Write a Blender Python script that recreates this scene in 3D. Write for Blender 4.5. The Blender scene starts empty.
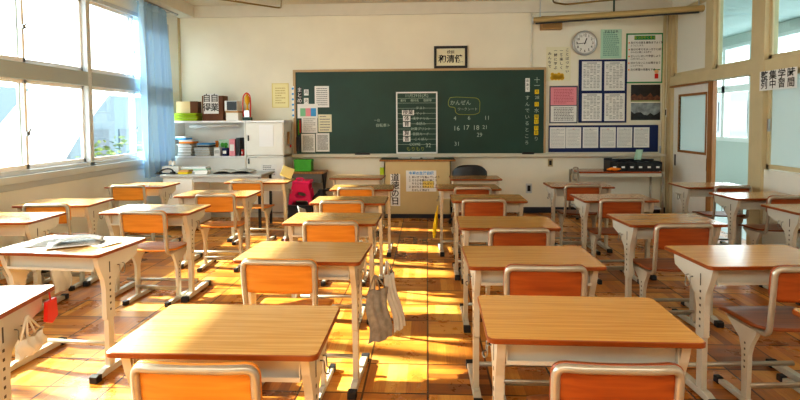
import bpy, bmesh, math, random
from mathutils import Matrix, Vector
random.seed(7)
C = bpy.context.scene.collection
PI = math.pi
# ------------------------------------------------------------------ camera numbers (measured from the room's own perspective)
F, PITCH, YAW, ROLL, CY, H = 534.2, math.radians(2.75), math.radians(2.90), math.radians(-.33), 146.8, 1.378
K = 1.0833
def cam_rot():
    cp, sp, cy, sy, cr, sr = (math.cos(PITCH), math.sin(PITCH), math.cos(YAW), math.sin(YAW), math.cos(ROLL), math.sin(ROLL))
    base = Matrix(((1, 0, 0), (0, 0, -1), (0, 1, 0)))
    return Matrix(((cr, -sr, 0), (sr, cr, 0), (0, 0, 1))) @ Matrix(((1, 0, 0), (0, cp, -sp), (0, sp, cp))) @ base @ Matrix(((cy, sy, 0), (-sy, cy, 0), (0, 0, 1)))
RM = cam_rot()
def at(px, py, ax, val):
    """the real-world point of a measured direction on the plane (axis = value)"""
    d = RM.transposed() @ Vector(((px - 400) / F, (py - CY) / F, 1.0))
    o = Vector((0, 0, H)); t = (val - o[ax]) / d[ax]
    return o + d * t
YF, XL, XR, ZC = 8.02, -3.76, 3.54, 3.13      # front wall, window wall, corridor wall, ceiling

# ------------------------------------------------------------------ materials
def lin(h):
    h = h.lstrip('#'); c = [int(h[i:i + 2], 16) / 255 for i in (0, 2, 4)]
    return tuple(((v / 12.92) if v <= .04045 else ((v + .055) / 1.055) ** 2.4) for v in c) + (1,)
def mat(name, col, rough=.5, metal=0, spec=.5, noise=0, nscale=8, bump=0, bscale=60, coat=0, trans=None, emit=0):
    m = bpy.data.materials.new(name); m.use_nodes = True; nt = m.node_tree; b = nt.nodes['Principled BSDF']
    c = lin(col) if isinstance(col, str) else tuple(col) + (1,)
    b.inputs['Base Color'].default_value = c; b.inputs['Roughness'].default_value = rough
    b.inputs['Metallic'].default_value = metal; b.inputs['Specular IOR Level'].default_value = spec
    b.inputs['Coat Weight'].default_value = coat; b.inputs['Coat Roughness'].default_value = .1
    if noise or bump:
        tc = nt.nodes.new('ShaderNodeTexCoord')
    if noise:
        n = nt.nodes.new('ShaderNodeTexNoise'); n.inputs['Scale'].default_value = nscale; n.inputs['Detail'].default_value = 4
        r = nt.nodes.new('ShaderNodeMapRange'); r.inputs['From Min'].default_value = .3; r.inputs['From Max'].default_value = .7
        r.inputs['To Min'].default_value = 1 - noise; r.inputs['To Max'].default_value = 1 + noise * .4
        mx = nt.nodes.new('ShaderNodeMix'); mx.data_type = 'RGBA'; mx.blend_type = 'MULTIPLY'; mx.inputs['Factor'].default_value = 1
        mx.inputs[6].default_value = c
        nt.links.new(tc.outputs['Object'], n.inputs['Vector']); nt.links.new(n.outputs['Fac'], r.inputs['Value'])
        nt.links.new(r.outputs['Result'], mx.inputs[7]); nt.links.new(mx.outputs[2], b.inputs['Base Color'])
    if bump:
        n2 = nt.nodes.new('ShaderNodeTexNoise'); n2.inputs['Scale'].default_value = bscale
        bp = nt.nodes.new('ShaderNodeBump'); bp.inputs['Strength'].default_value = bump; bp.inputs['Distance'].default_value = .01
        nt.links.new(tc.outputs['Object'], n2.inputs['Vector']); nt.links.new(n2.outputs['Fac'], bp.inputs['Height']); nt.links.new(bp.outputs['Normal'], b.inputs['Normal'])
    if trans:
        t = nt.nodes.new('ShaderNodeBsdfTranslucent'); t.inputs['Color'].default_value = c
        ms = nt.nodes.new('ShaderNodeMixShader'); ms.inputs['Fac'].default_value = trans
        nt.links.new(b.outputs[0], ms.inputs[1]); nt.links.new(t.outputs[0], ms.inputs[2]); nt.links.new(ms.outputs[0], nt.nodes['Material Output'].inputs['Surface'])
    if emit:
        b.inputs['Emission Color'].default_value = c; b.inputs['Emission Strength'].default_value = emit
    return m
def glass_mat(name, tint, clear=.92, rough=0.0):
    m = bpy.data.materials.new(name); m.use_nodes = True; nt = m.node_tree; nt.nodes.clear()
    o = nt.nodes.new('ShaderNodeOutputMaterial'); t = nt.nodes.new('ShaderNodeBsdfTransparent'); g = nt.nodes.new('ShaderNodeBsdfGlossy')
    t.inputs['Color'].default_value = lin(tint); g.inputs['Roughness'].default_value = rough
    ms = nt.nodes.new('ShaderNodeMixShader'); ms.inputs['Fac'].default_value = 1 - clear
    nt.links.new(t.outputs[0], ms.inputs[1]); nt.links.new(g.outputs[0], ms.inputs[2]); nt.links.new(ms.outputs[0], o.inputs['Surface'])
    return m
def wood_mat(name, light, dark, axis=0, rough=.3, coat=.3, scale=1.0, jitter=.12):
    m = bpy.data.materials.new(name); m.use_nodes = True; nt = m.node_tree; b = nt.nodes['Principled BSDF']; L = nt.links.new
    tc = nt.nodes.new('ShaderNodeTexCoord'); mp = nt.nodes.new('ShaderNodeMapping')
    s = [70 * scale] * 3; s[axis] = 2.2 * scale; mp.inputs['Scale'].default_value = s
    L(tc.outputs['Object'], mp.inputs['Vector'])
    n = nt.nodes.new('ShaderNodeTexNoise'); n.inputs['Scale'].default_value = 1; n.inputs['Detail'].default_value = 3; n.inputs['Distortion'].default_value = .3
    L(mp.outputs['Vector'], n.inputs['Vector'])
    r = nt.nodes.new('ShaderNodeValToRGB'); r.color_ramp.elements[0].position = .38; r.color_ramp.elements[1].position = .6
    r.color_ramp.elements[0].color = lin(dark); r.color_ramp.elements[1].color = lin(light)
    L(n.outputs['Fac'], r.inputs['Fac'])
    oi = nt.nodes.new('ShaderNodeObjectInfo'); mr = nt.nodes.new('ShaderNodeMapRange'); mr.inputs['To Min'].default_value = 1 - jitter; mr.inputs['To Max'].default_value = 1.0
    L(oi.outputs['Random'], mr.inputs['Value'])
    mx = nt.nodes.new('ShaderNodeMix'); mx.data_type = 'RGBA'; mx.blend_type = 'MULTIPLY'; mx.inputs['Factor'].default_value = 1
    L(r.outputs['Color'], mx.inputs[6]); L(mr.outputs['Result'], mx.inputs[7]); L(mx.outputs[2], b.inputs['Base Color'])
    b.inputs['Roughness'].default_value = rough; b.inputs['Coat Weight'].default_value = coat; b.inputs['Coat Roughness'].default_value = .15
    return m
def parquet_mat():
    m = bpy.data.materials.new('waxed_parquet'); m.use_nodes = True; nt = m.node_tree; b = nt.nodes['Principled BSDF']; L = nt.links.new
    N = nt.nodes.new
    def math_(op, a, c=None):
        n = N('ShaderNodeMath'); n.operation = op
        for i, v in enumerate((a, c)):
            if v is None: continue
            if isinstance(v, (int, float)): n.inputs[i].default_value = v
            else: L(v, n.inputs[i])
        return n.outputs[0]
    tc = N('ShaderNodeTexCoord'); sp = N('ShaderNodeSeparateXYZ'); L(tc.outputs['Object'], sp.inputs[0])
    B = .33
    ux = math_('DIVIDE', sp.outputs['X'], B); uy = math_('DIVIDE', sp.outputs['Y'], B)
    fx = math_('FLOOR', ux); fy = math_('FLOOR', uy)
    par = math_('FLOORED_MODULO', math_('ADD', fx, fy), 2.0)
    inv = math_('SUBTRACT', 1.0, par)
    along = math_('ADD', math_('MULTIPLY', ux, par), math_('MULTIPLY', uy, inv))       # across the strips
    other = math_('ADD', math_('MULTIPLY', uy, par), math_('MULTIPLY', ux, inv))       # along the strips
    strip = math_('FLOOR', math_('MULTIPLY', along, 6.0))
    seg = math_('FLOOR', math_('MULTIPLY', other, 1.0))
    cv = N('ShaderNodeCombineXYZ'); L(strip, cv.inputs[0]); L(seg, cv.inputs[1]); L(par, cv.inputs[2])
    wn = N('ShaderNodeTexWhiteNoise'); L(cv.outputs[0], wn.inputs['Vector'])
    cb = N('ShaderNodeCombineXYZ'); L(fx, cb.inputs[0]); L(fy, cb.inputs[1])
    wb = N('ShaderNodeTexWhiteNoise'); L(cb.outputs[0], wb.inputs['Vector'])
    # streaks inside each strip
    sv = N('ShaderNodeCombineXYZ'); L(math_('MULTIPLY', along, 40.0), sv.inputs[0]); L(math_('MULTIPLY', other, 2.5), sv.inputs[1]); L(math_('MULTIPLY', par, 9.0), sv.inputs[2])
    sn = N('ShaderNodeTexNoise'); sn.inputs['Scale'].default_value = 1; sn.inputs['Detail'].default_value = 3; L(sv.outputs[0], sn.inputs['Vector'])
    wear = N('ShaderNodeTexNoise'); wear.inputs['Scale'].default_value = 3.2; wear.inputs['Detail'].default_value = 6; wear.inputs['Roughness'].default_value = .65; L(tc.outputs['Object'], wear.inputs['Vector'])
    val = math_('ADD', math_('ADD', math_('MULTIPLY', wn.outputs['Value'], .28), math_('MULTIPLY', wb.outputs['Value'], .26)), math_('ADD', math_('MULTIPLY', sn.outputs['Fac'], .24), math_('MULTIPLY', wear.outputs['Fac'], .62)))
    r = N('ShaderNodeValToRGB'); e = r.color_ramp.elements; e[0].position = .30; e[0].color = lin('#4d2a10'); e[1].position = .95; e[1].color = lin('#e0ac58')
    a = r.color_ramp.elements.new(.52); a.color = lin('#96581f'); a = r.color_ramp.elements.new(.72); a.color = lin('#c07c2e')
    L(val, r.inputs['Fac'])
    # joints
    gx = math_('ABSOLUTE', math_('SUBTRACT', math_('FRACT', ux), .5)); gy = math_('ABSOLUTE', math_('SUBTRACT', math_('FRACT', uy), .5))
    gap = math_('GREATER_THAN', math_('MAXIMUM', gx, gy), .484)
    sg = math_('GREATER_THAN', math_('ABSOLUTE', math_('SUBTRACT', math_('FRACT', math_('MULTIPLY', along, 6.0)), .5)), .475)
    dark = math_('MAXIMUM', math_('MULTIPLY', gap, .9), math_('MULTIPLY', sg, .18))
    mx = N('ShaderNodeMix'); mx.data_type = 'RGBA'; L(dark, mx.inputs['Factor']); L(r.outputs['Color'], mx.inputs[6]); mx.inputs[7].default_value = lin('#3a1d0a')
    L(mx.outputs[2], b.inputs['Base Color'])
    rr = N('ShaderNodeMapRange'); rr.inputs['From Min'].default_value = .35; rr.inputs['From Max'].default_value = .65; rr.inputs['To Min'].default_value = .22; rr.inputs['To Max'].default_value = .46
    L(wear.outputs['Fac'], rr.inputs['Value']); L(rr.outputs['Result'], b.inputs['Roughness'])
    bp = N('ShaderNodeBump'); bp.inputs['Strength'].default_value = .12; bp.inputs['Distance'].default_value = .004; bp.invert = True
    L(math_('ADD', dark, math_('MULTIPLY', wn.outputs['Value'], .35)), bp.inputs['Height']); L(bp.outputs['Normal'], b.inputs['Normal'])
    b.inputs['Specular IOR Level'].default_value = .6
    return m

M = {}
M['parquet'] = parquet_mat()
M['wall'] = mat('cream_wall_paint', '#ebe7d6', .75, noise=.05, nscale=2, bump=.03, bscale=120)
M['wall_cool'] = mat('pale_cool_wall_paint', '#eef0e6', .75, noise=.04, nscale=2)
M['wall_white'] = mat('pale_wall_paint', '#e9e6da', .75, noise=.04, nscale=2)
M['ceil'] = mat('textured_ceiling', '#d9d3c4', .9, noise=.10, nscale=45, bump=.4, bscale=90)
M['beam'] = mat('beam_paint', '#dbd7ca', .8, noise=.03)
M['trimwood'] = mat('cream_painted_trim', '#cdbe98', .5, noise=.06, nscale=6)
M['basedark'] = mat('dark_baseboard', '#2a2f3a', .4)
M['alu'] = mat('window_aluminium', '#c3cbd0', .4)
M['aluwhite'] = mat('white_window_sash', '#f0f0f0', .4)
M['band'] = mat('window_transom_paint', '#a3b0b6', .5)
M['glass'] = glass_mat('clear_glass', '#f4fbfb', .93)
M['frost'] = mat('frosted_glass', '#dde3e0', .25, trans=.6)
M['desktop'] = wood_mat('desk_top_laminate', '#d9ac68', '#c49350', 0, .2, .6, 1.4)
M['desktop2'] = wood_mat('worn_desk_top_laminate', '#d6a254', '#c48d44', 0, .22, .5, 1.4)  # same laminate, right-hand desks: the weaker light is put into the colour
M['edge'] = mat('desk_edge_orange', '#84400f', .35, noise=.1, nscale=20)
M['metal'] = mat('ivory_painted_steel', '#c4c0b2', .36, metal=.15)
M['hole'] = mat('screw_hole_dark', '#4b463c', .6)
M['tube'] = mat('grey_beige_tube', '#ada595', .28, metal=.45, noise=.08, nscale=30)
M['seatwood'] = wood_mat('orange_seat_plywood', '#d18a30', '#bd6f20', 0, .42, .08, .7, .18)
M['seatwood2'] = wood_mat('red_brown_seat_plywood', '#a5602c', '#8a4b1e', 0, .42, .05, .7, .18)  # same seat plywood, darkened in colour for the dimmer right side
M['backwood'] = wood_mat('orange_back_plywood', '#d58b30', '#c67a22', 0, .36, .2, .5, .15)
M['backwood2'] = wood_mat('red_brown_back_plywood', '#a6531f', '#8f4216', 0, .36, .2, .5, .15)  # shaded copy of the back plywood; the light difference is painted in
M['backedge'] = mat('plywood_edge', '#d98a2a', .4)
M['rubber'] = mat('black_rubber', '#1d1d1f', .6)
M['wire'] = mat('hook_wire', '#8e8c86', .3, metal=.9)
M['board'] = mat('green_chalkboard', '#1c4439', .5, noise=.25, nscale=2.2)
M['chalk'] = mat('chalk_white', '#b4c6ba', .9)
M['chalky'] = mat('chalk_yellow', '#9aa352', .9)
M['white'] = mat('white_paper', '#e9e9e6', .8)
M['cream'] = mat('cream_paper', '#e6e2c6', .8)
M['ink'] = mat('black_ink', '#141414', .7)
M['inkgrey'] = mat('grey_print', '#77797c', .8)
M['black'] = mat('black_plastic', '#17181b', .4)
M['silver'] = mat('silver_metal', '#b9b9b9', .3, metal=.7)
M['navy'] = mat('navy_board', '#15295c', .7)
M['pink'] = mat('pink_paper', '#e79aa6', .8)
M['mint'] = mat('mint_paper', '#b5d8c4', .8)
M['green'] = mat('green_border', '#1c8a4c', .6)
M['greenbox'] = mat('green_box', '#3fa521', .5, noise=.15, nscale=20)
M['lime'] = mat('lime_tray_plastic', '#a7c21a', .4)
M['yellow'] = mat('yellow_paper', '#efd21e', .7)
M['red'] = mat('red_plastic', '#cf2318', .4)
M['blue'] = mat('blue_plastic', '#3a9ad6', .5)
M['orange'] = mat('orange_plastic', '#f08a1c', .5)
M['hotpink'] = mat('hot_pink_plastic', '#ee1f6e', .35)
M['cabinet'] = mat('white_cabinet_steel', '#ecebe4', .45, noise=.03)
M['greytop'] = mat('grey_desk_top', '#b7b8b6', .4)
M['cardboard'] = mat('cardboard', '#c79b62', .8, noise=.08)
M['brownbox'] = mat('brown_box', '#6b4020', .7, noise=.2)
M['lectern'] = mat('beige_lectern_panel', '#cdb98a', .5, noise=.05, nscale=5)
M['darkgreen'] = mat('dark_green_top', '#244034', .5)
M['brown'] = wood_mat('brown_trim_wood', '#b27a3c', '#97622c', 2, .4, .2)
M['redwood'] = wood_mat('reddish_table_top', '#a8552c', '#8f4424', 0, .25, .4)
M['curtain'] = mat('light_blue_curtain', '#a2c6e4', .85, trans=.05)
M['brass'] = mat('bronze_tube', '#8c7748', .35, metal=.6)
M['screencase'] = mat('tan_screen_case', '#b79f6d', .4, noise=.05)
M['grime'] = mat('dark_grey_cloth', '#3c3d42', .9, noise=.3, nscale=30)
M['tote'] = mat('grey_tote_cloth', '#9b958a', .9, noise=.35, nscale=26)
M['totew'] = mat('white_tote_cloth', '#d8d2c4', .9, noise=.1, nscale=10)
M['news'] = mat('newsprint', '#c9c8c2', .9, noise=.3, nscale=70)
M['gold'] = mat('gold_print', '#e0b021', .6)
M['outwall'] = mat('outside_concrete', '#66737c', .8)
M['outwhite'] = mat('outside_white_render', '#e8e8e4', .8)
M['leaf'] = mat('pale_foliage', '#66753a', .8, noise=.4, nscale=6)
M['asphalt'] = mat('outside_ground', '#6d6a62', .9)

# ------------------------------------------------------------------ mesh builder
class MB:
    def __init__(s): s.v, s.f, s.m, s.s = [], [], [], []
    def add(s, vs, fs, m=0, smooth=False, M4=None):
        o = len(s.v)
        for v in vs: s.v.append(tuple(M4 @ Vector(v)) if M4 is not None else tuple(v))
        for f in fs: s.f.append([i + o for i in f]); s.m.append(m); s.s.append(smooth)
        return s
    def box(s, x0, x1, y0, y1, z0, z1, m=0, M4=None):
        if x0 > x1: x0, x1 = x1, x0
        if y0 > y1: y0, y1 = y1, y0
        if z0 > z1: z0, z1 = z1, z0
        vs = [(x, y, z) for z in (z0, z1) for y in (y0, y1) for x in (x0, x1)]
        return s.add(vs, [(0, 2, 3, 1), (4, 5, 7, 6), (0, 1, 5, 4), (2, 6, 7, 3), (0, 4, 6, 2), (1, 3, 7, 5)], m, False, M4)
    def prism(s, poly, axis, a, b, m=0, M4=None, sidem=None):
        """poly of 2-D points in the plane normal to axis; extruded from a to b"""
        n = len(poly)
        def p3(p, t):
            if axis == 2: return (p[0], p[1], t)
            if axis == 0: return (t, p[0], p[1])
            return (p[0], t, p[1])
        vs = [p3(p, a) for p in poly] + [p3(p, b) for p in poly]
        s.add(vs, [list(range(n))[::-1], list(range(n, 2 * n))], m, False, M4)
        o = len(s.v) - 2 * n
        for i in range(n):
            j = (i + 1) % n
            s.f.append([o + i, o + j, o + n + j, o + n + i]); s.m.append(m if sidem is None else sidem); s.s.append(False)
        return s
    def tube(s, path, r, n=8, m=0, closed=False, M4=None, flat=1.0, caps=True):
        P = [Vector(p) for p in path]; N = len(P); vs, fs = [], []
        up = None
        for i in range(N):
            if closed: t = (P[(i + 1) % N] - P[i - 1])
            else: t = (P[min(i + 1, N - 1)] - P[max(i - 1, 0)])
            t.normalize()
            if up is None:
                up = Vector((0, 0, 1)) if abs(t.z) < .9 else Vector((0, 1, 0))
            up = (up - t * up.dot(t)).normalized(); sd = t.cross(up)
            rr = r[i] if isinstance(r, (list, tuple)) else r
            for k in range(n):
                a = 2 * PI * k / n
                vs.append(P[i] + up * (math.cos(a) * rr) + sd * (math.sin(a) * rr * flat))
        for i in range(N if closed else N - 1):
            j = (i + 1) % N
            for k in range(n):
                l = (k + 1) % n
                fs.append((i * n + k, j * n + k, j * n + l, i * n + l))
        s.add(vs, fs, m, True, M4)
        if caps and not closed:
            o = len(s.v) - len(vs)
            s.f.append([o + k for k in range(n)]); s.m.append(m); s.s.append(False)
            s.f.append([o + (N - 1) * n + k for k in range(n)][::-1]); s.m.append(m); s.s.append(False)
        return s
    def lathe(s, prof, c, axis=2, n=24, m=0, smooth=True, M4=None):
        vs, fs = [], []
        for (r, t) in prof:
            for k in range(n):
                a = 2 * PI * k / n; u, w = r * math.cos(a), r * math.sin(a)
                p = (u, w, t) if axis == 2 else ((t, u, w) if axis == 0 else (u, t, w))
                vs.append((c[0] + p[0], c[1] + p[1], c[2] + p[2]))
        for i in range(len(prof) - 1):
            for k in range(n):
                l = (k + 1) % n; fs.append((i * n + k, i * n + l, (i + 1) * n + l, (i + 1) * n + k))
        s.add(vs, fs, m, smooth, M4)
        o = len(s.v) - len(vs)
        s.f.append([o + k for k in range(n)]); s.m.append(m); s.s.append(False)
        s.f.append([o + (len(prof) - 1) * n + k for k in range(n)]); s.m.append(m); s.s.append(False)
        return s
    def grid(s, fn, nu, nv, m=0, smooth=True):
        vs = [fn(i / nu, j / nv) for j in range(nv + 1) for i in range(nu + 1)]
        fs = [(j * (nu + 1) + i, j * (nu + 1) + i + 1, (j + 1) * (nu + 1) + i + 1, (j + 1) * (nu + 1) + i) for j in range(nv) for i in range(nu)]
        return s.add(vs, fs, m, smooth)
    def mesh(s, name, mats):
        me = bpy.data.meshes.new(name); me.from_pydata(s.v, [], s.f); me.update()
        for mm in (mats if isinstance(mats, (list, tuple)) else [mats]): me.materials.append(mm)
        me.polygons.foreach_set('material_index', s.m); me.polygons.foreach_set('use_smooth', s.s)
        bm = bmesh.new(); bm.from_mesh(me); bmesh.ops.recalc_face_normals(bm, faces=bm.faces); bm.to_mesh(me); bm.free()
        return me
    def build(s, name, mats, parent=None, bevel=0, solid=0, loc=None):
        o = bpy.data.objects.new(name, s.mesh(name, mats)); C.objects.link(o)
        if parent is not None: o.parent = parent
        if loc: o.location = loc
        if solid:
            md = o.modifiers.new('thickness', 'SOLIDIFY'); md.thickness = solid; md.offset = 0
        if bevel:
            md = o.modifiers.new('soft_edge', 'BEVEL'); md.width = bevel; md.segments = 2; md.limit_method = 'ANGLE'; md.angle_limit = .7
        return o
def tag(o, label, cat, group=None, kind=None):
    o['label'] = label
    if cat: o['category'] = cat
    if group: o['group'] = group
    if kind: o['kind'] = kind
    return o
def thing(name, label, cat, loc=(0, 0, 0), rz=0, group=None):
    o = bpy.data.objects.new(name, None); C.objects.link(o); o.location = loc; o.rotation_euler = (0, 0, rz); o.empty_display_size = .1
    return tag(o, label, cat, group)
def struct(name, mb, mats, label, bevel=0):
    o = mb.build(name, mats, bevel=bevel); o['kind'] = 'structure'; o['label'] = label; o['category'] = name.split('_')[0]
    return o
def rrect(w, h, r, n=5, cx=0, cy=0):
    pts = []
    for (sx, sy, a0) in ((1, 1, 0), (-1, 1, 90), (-1, -1, 180), (1, -1, 270)):
        for k in range(n + 1):
            a = math.radians(a0 + 90 * k / n); pts.append((cx + sx * (w / 2 - r) + r * math.cos(a), cy + sy * (h / 2 - r) + r * math.sin(a)))
    return pts
def fillet(pts, r, n=5):
    P = [Vector(p) for p in pts]; out = [P[0]]
    for i in range(1, len(P) - 1):
        a, b = (P[i - 1] - P[i]), (P[i + 1] - P[i]); rr = min(r, a.length * .49, b.length * .49)
        A, B = P[i] + a.normalized() * rr, P[i] + b.normalized() * rr
        for k in range(n + 1):
            t = k / n; out.append(A * (1 - t) ** 2 + P[i] * 2 * t * (1 - t) + B * t * t)
    out.append(P[-1]); return out
def copy_tree(o, parent=None):
    c = o.copy(); C.objects.link(c); c.parent = parent
    for ch in KIDS.get(o.name, ()): copy_tree(ch, c)
    return c
KIDS = {}
def index_kids():
    KIDS.clear()
    for o in C.objects:
        if o.parent: KIDS.setdefault(o.parent.name, []).append(o)

# text as flat mesh. face: 'front' = on the blackboard wall, 'right' = on the corridor wall
def text(parent, s, x, y, z, size, m, name='lettering', face='front', bold=0, align='CENTER', rot=0, squash=1):
    cu = bpy.data.curves.new('t', 'FONT'); cu.body = s; cu.size = size; cu.align_x = align; cu.align_y = 'CENTER'; cu.offset = bold * size; cu.resolution_u = 2
    ob = bpy.data.objects.new('t', cu); C.objects.link(ob)
    dg = bpy.context.evaluated_depsgraph_get(); me = bpy.data.meshes.new_from_object(ob.evaluated_get(dg)); bpy.data.objects.remove(ob); bpy.data.curves.remove(cu)
    R = Matrix.Rotation(PI / 2, 4, 'X') @ Matrix.Rotation(rot, 4, 'Z') @ Matrix.Diagonal((squash, 1, 1, 1))
    if face == 'right': R = Matrix.Rotation(-PI / 2, 4, 'Z') @ R
    if face == 'flat': R = Matrix.Rotation(rot, 4, 'Z')
    me.transform(Matrix.Translation((x, y, z)) @ R)
    me.materials.clear(); me.materials.append(m)
    return [me]
def join_text(parent, name, m, items):
    """items: tuples of text() arguments after parent; all the lettering of one sheet is one part"""
    bm = bmesh.new()
    for a in items:
        kw = a[-1] if isinstance(a[-1], dict) else {}
        args = a[:-1] if kw else a
        for me in text(parent, *args, m, **kw): bm.from_mesh(me); bpy.data.meshes.remove(me)
    me = bpy.data.meshes.new(name); bm.to_mesh(me); bm.free(); me.materials.append(m)
    o = bpy.data.objects.new(name, me); C.objects.link(o); o.parent = parent
    return o
def vtext(s, x, y, z0, step, size, **kw):
    return [(ch, x, y, z0 - i * step, size, kw) if kw else (ch, x, y, z0 - i * step, size) for i, ch in enumerate(s)]

# ------------------------------------------------------------------ room shell
struct('floor', MB().box(XL - .1, XR + .1, -1.6, YF + .1, -.1, 0), M['parquet'], 'honey brown waxed parquet floor of square blocks')
struct('ceiling', MB().box(XL - .1, XR + .1, -1.6, YF + .1, ZC, ZC + .1), M['ceil'], 'off-white speckled ceiling')
struct('wall_front', MB().box(XL - .1, XR + .1, YF, YF + .12, 0, ZC), M['wall'], 'cream front wall behind the green blackboard')
struct('wall_back', MB().box(XL - .1, XR + .1, -1.7, -1.6, 0, ZC), M['wall'], 'cream wall at the rear of the classroom')
ZB = at(300, 16.5, 1, YF)[2]
struct('trim_1', MB().box(XL, XR, YF - .04, YF, ZB, ZC), M['beam'], 'pale beam along the top of the front wall', .004)
struct('trim_2', MB().box(XL, XL + .26, -1.6, YF - .04, ZB, ZC), M['beam'], 'pale beam above the windows', .004)
struct('baseboard_front', MB().box(XL, XR, YF - .02, YF, 0, .085), M['basedark'], 'dark baseboard under the front wall')
p = at(181, 60, 1, YF)
struct('trim_3', MB().box(XL, p.x, YF - .05, YF, 0, ZB), M['trimwood'], 'cream corner post beside the curtain', .003)
p0, p1 = at(667, 60, 1, YF), at(672, 60, 1, YF)
struct('trim_4', MB().box(p0.x, p0.x + .07, YF - .05, YF, 0, ZB), M['trimwood'], 'cream corner post left of the sliding door', .003)
# window wall
SILL, WT = .90, 2.80
ys = [-1.6, .1, 2.0, 3.9, 5.805, 7.67]
struct('wall_left', MB().box(XL - .12, XL, -1.6, YF, 0, SILL - .03).box(XL - .12, XL, -1.6, YF, WT, ZC).box(XL - .12, XL, ys[-1], YF, SILL - .03, WT), M['wall_cool'], 'cream wall with the big windows')
struct('trim_5', MB().box(XL - .12, XL + .05, -1.6, 7.7, SILL - .07, SILL).box(XL - .0, XL + .02, -1.6, 7.7, SILL - .13, SILL - .07), M['alu'], 'grey window sill along the left wall', .004)
for i in range(len(ys) - 1):
    a, b = ys[i], ys[i + 1]; xo = XL - .10
    fr = MB().box(xo, XL + .01, a, a + .035, SILL, WT).box(xo, XL + .01, b - .035, b, SILL, WT).box(xo, XL + .01, a, b, WT - .05, WT).box(xo, XL + .01, a, b, SILL, SILL + .04)
    w = struct('window_%d' % (i + 1), fr, M['alu'], 'aluminium window in the left wall', .003)
    MB().box(xo - .0, XL + .012, a + .035, b - .035, 1.79, 1.945).build('transom_rail', M['band'], w, .004)
    mid = (a + b) / 2
    for (z0, z1, zl) in ((SILL + .04, 1.79, 1.28), (1.945, WT - .05, 2.28)):
        for (y0, y1, dx) in ((a + .035, mid + .03, -.03), (mid - .03, b - .035, -.06)):
            x0 = XL + dx; t = .03
            sm = MB().box(x0 - .012, x0 + .012, y0, y0 + t, z0, z1).box(x0 - .012, x0 + .012, y1 - t, y1, z0, z1).box(x0 - .012, x0 + .012, y0, y1, z0, z0 + .045).box(x0 - .012, x0 + .012, y0, y1, z1 - .035, z1)
            sash = sm.build('sash', M['aluwhite'], w)
            MB().box(x0 - .002, x0 + .002, y0 + t, y1 - t, z0 + .045, z1 - .035).build('pane', M['glass'], sash)
        MB().box(XL - .018, XL + .012, mid - .02, mid + .02, zl - .02, zl + .02).tube([(XL + .005, mid, zl), (XL + .02, mid + .02, zl + .045)], .008, 6).build('latch', M['wire'], w)
# corridor wall
ZT0, ZT1 = 1.852, 1.965
yA = 7.93; yB0, yB1 = 6.75, 6.89; yP0, yP1 = 5.79, 6.02
segs = [(4.05, 3.9), (2.15, 2.0)]
cw = MB()
cw.box(XR, XR + .1, -1.6, yP0, 0, .85)                      # below the windows
cw.box(XR, XR + .1, -1.6, YF, 2.93, ZC)                     # above everything
cw.box(XR, XR + .1, -1.6, 2.0, .85, 2.93)
struct('wall_right', cw, M['wall_white'], 'pale wall to the corridor under the windows')
fr = MB()
fr.box(XR - .02, XR + .1, yA, YF, 0, 2.93).box(XR - .03, XR + .11, yP0, yP1, 0, 2.93)
fr.box(XR - .025, XR + .11, 2.0, YF, ZT0 + .01, ZT1 + .03)
fr.box(XR - .02, XR + .1, 6.82, 7.0, ZT1, 2.93).box(XR - .02, XR + .1, 3.9, 4.03, .85, 2.93).box(XR - .02, XR + .1, 2.0, 2.1, .85, 2.93)
struct('trim_6', fr, M['trimwood'], 'cream posts and transom rail of the corridor wall', .004)
# sliding door leaf + brown surround
dm = MB(); dy0, dy1 = 6.9, 7.92; wy0, wy1, wz0, wz1 = 7.03, 7.74, .95, 1.70; xd = XR + .02
for (a, b, c, d) in ((dy0, wy0, 0.01, 1.84), (wy1, dy1, 0.01, 1.84), (wy0, wy1, 0.01, wz0), (wy0, wy1, wz1, 1.84)): dm.box(xd, xd + .035, a, b, c, d)
door = struct('door_1', dm, M['cabinet'], 'cream sliding door leaf with a frosted window')
MB().box(xd - .006, xd + .04, wy0 - .03, wy0, wz0 - .03, wz1 + .03).box(xd - .006, xd + .04, wy1, wy1 + .03, wz0 - .03, wz1 + .03).box(xd - .006, xd + .04, wy0, wy1, wz0 - .03, wz0).box(xd - .006, xd + .04, wy0, wy1, wz1, wz1 + .03).build('window_surround', M['brown'], door)
MB().box(xd + .014, xd + .02, wy0, wy1, wz0, wz1).build('pane', M['frost'], door)
for yy in (dy0 + .05, dy1 - .09): MB().box(xd - .004, xd + .002, yy, yy + .04, .72, .88).build('door_handle', M['black'], door, .002)
struct('trim_7', MB().box(XR - .03, XR + .02, yB0 + .02, yB1, 0, ZT0).box(XR - .032, XR + .02, yB1, 7.95, 1.835, ZT0 + .005), M['brown'], 'brown wooden post and lintel of the sliding door')
# upper lights and side windows
def cwin(n, y0, y1, z0, z1, gm, label, split=False):
    t = .045
    f = MB().box(XR + .02, XR + .06, y0, y0 + t, z0, z1).box(XR + .02, XR + .06, y1 - t, y1, z0, z1).box(XR + .02, XR + .06, y0, y1, z0, z0 + t).box(XR + .02, XR + .06, y0, y1, z1 - t, z1)
    w = struct('window_%d' % n, f, M['trimwood'], label)
    MB().box(XR + .038, XR + .042, y0 + t, y1 - t, z0 + t, z1 - t).build('pane', gm, w)
    return w
blind = mat('white_board_panel', '#e7e6dc', .6)
cwin(6, 7.0, 7.93, 1.995, 2.93, blind, 'upper light above the door filled with a white panel')
cwin(7, 6.02, 6.82, 1.995, 2.93, M['glass'], 'clear upper light above the open doorway')
cwin(8, 4.03, 5.79, 1.995, 2.93, M['glass'], 'clear upper light above the frosted window')
cwin(9, 2.1, 3.9, 1.995, 2.93, M['glass'], 'clear upper light nearer the camera')
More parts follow.
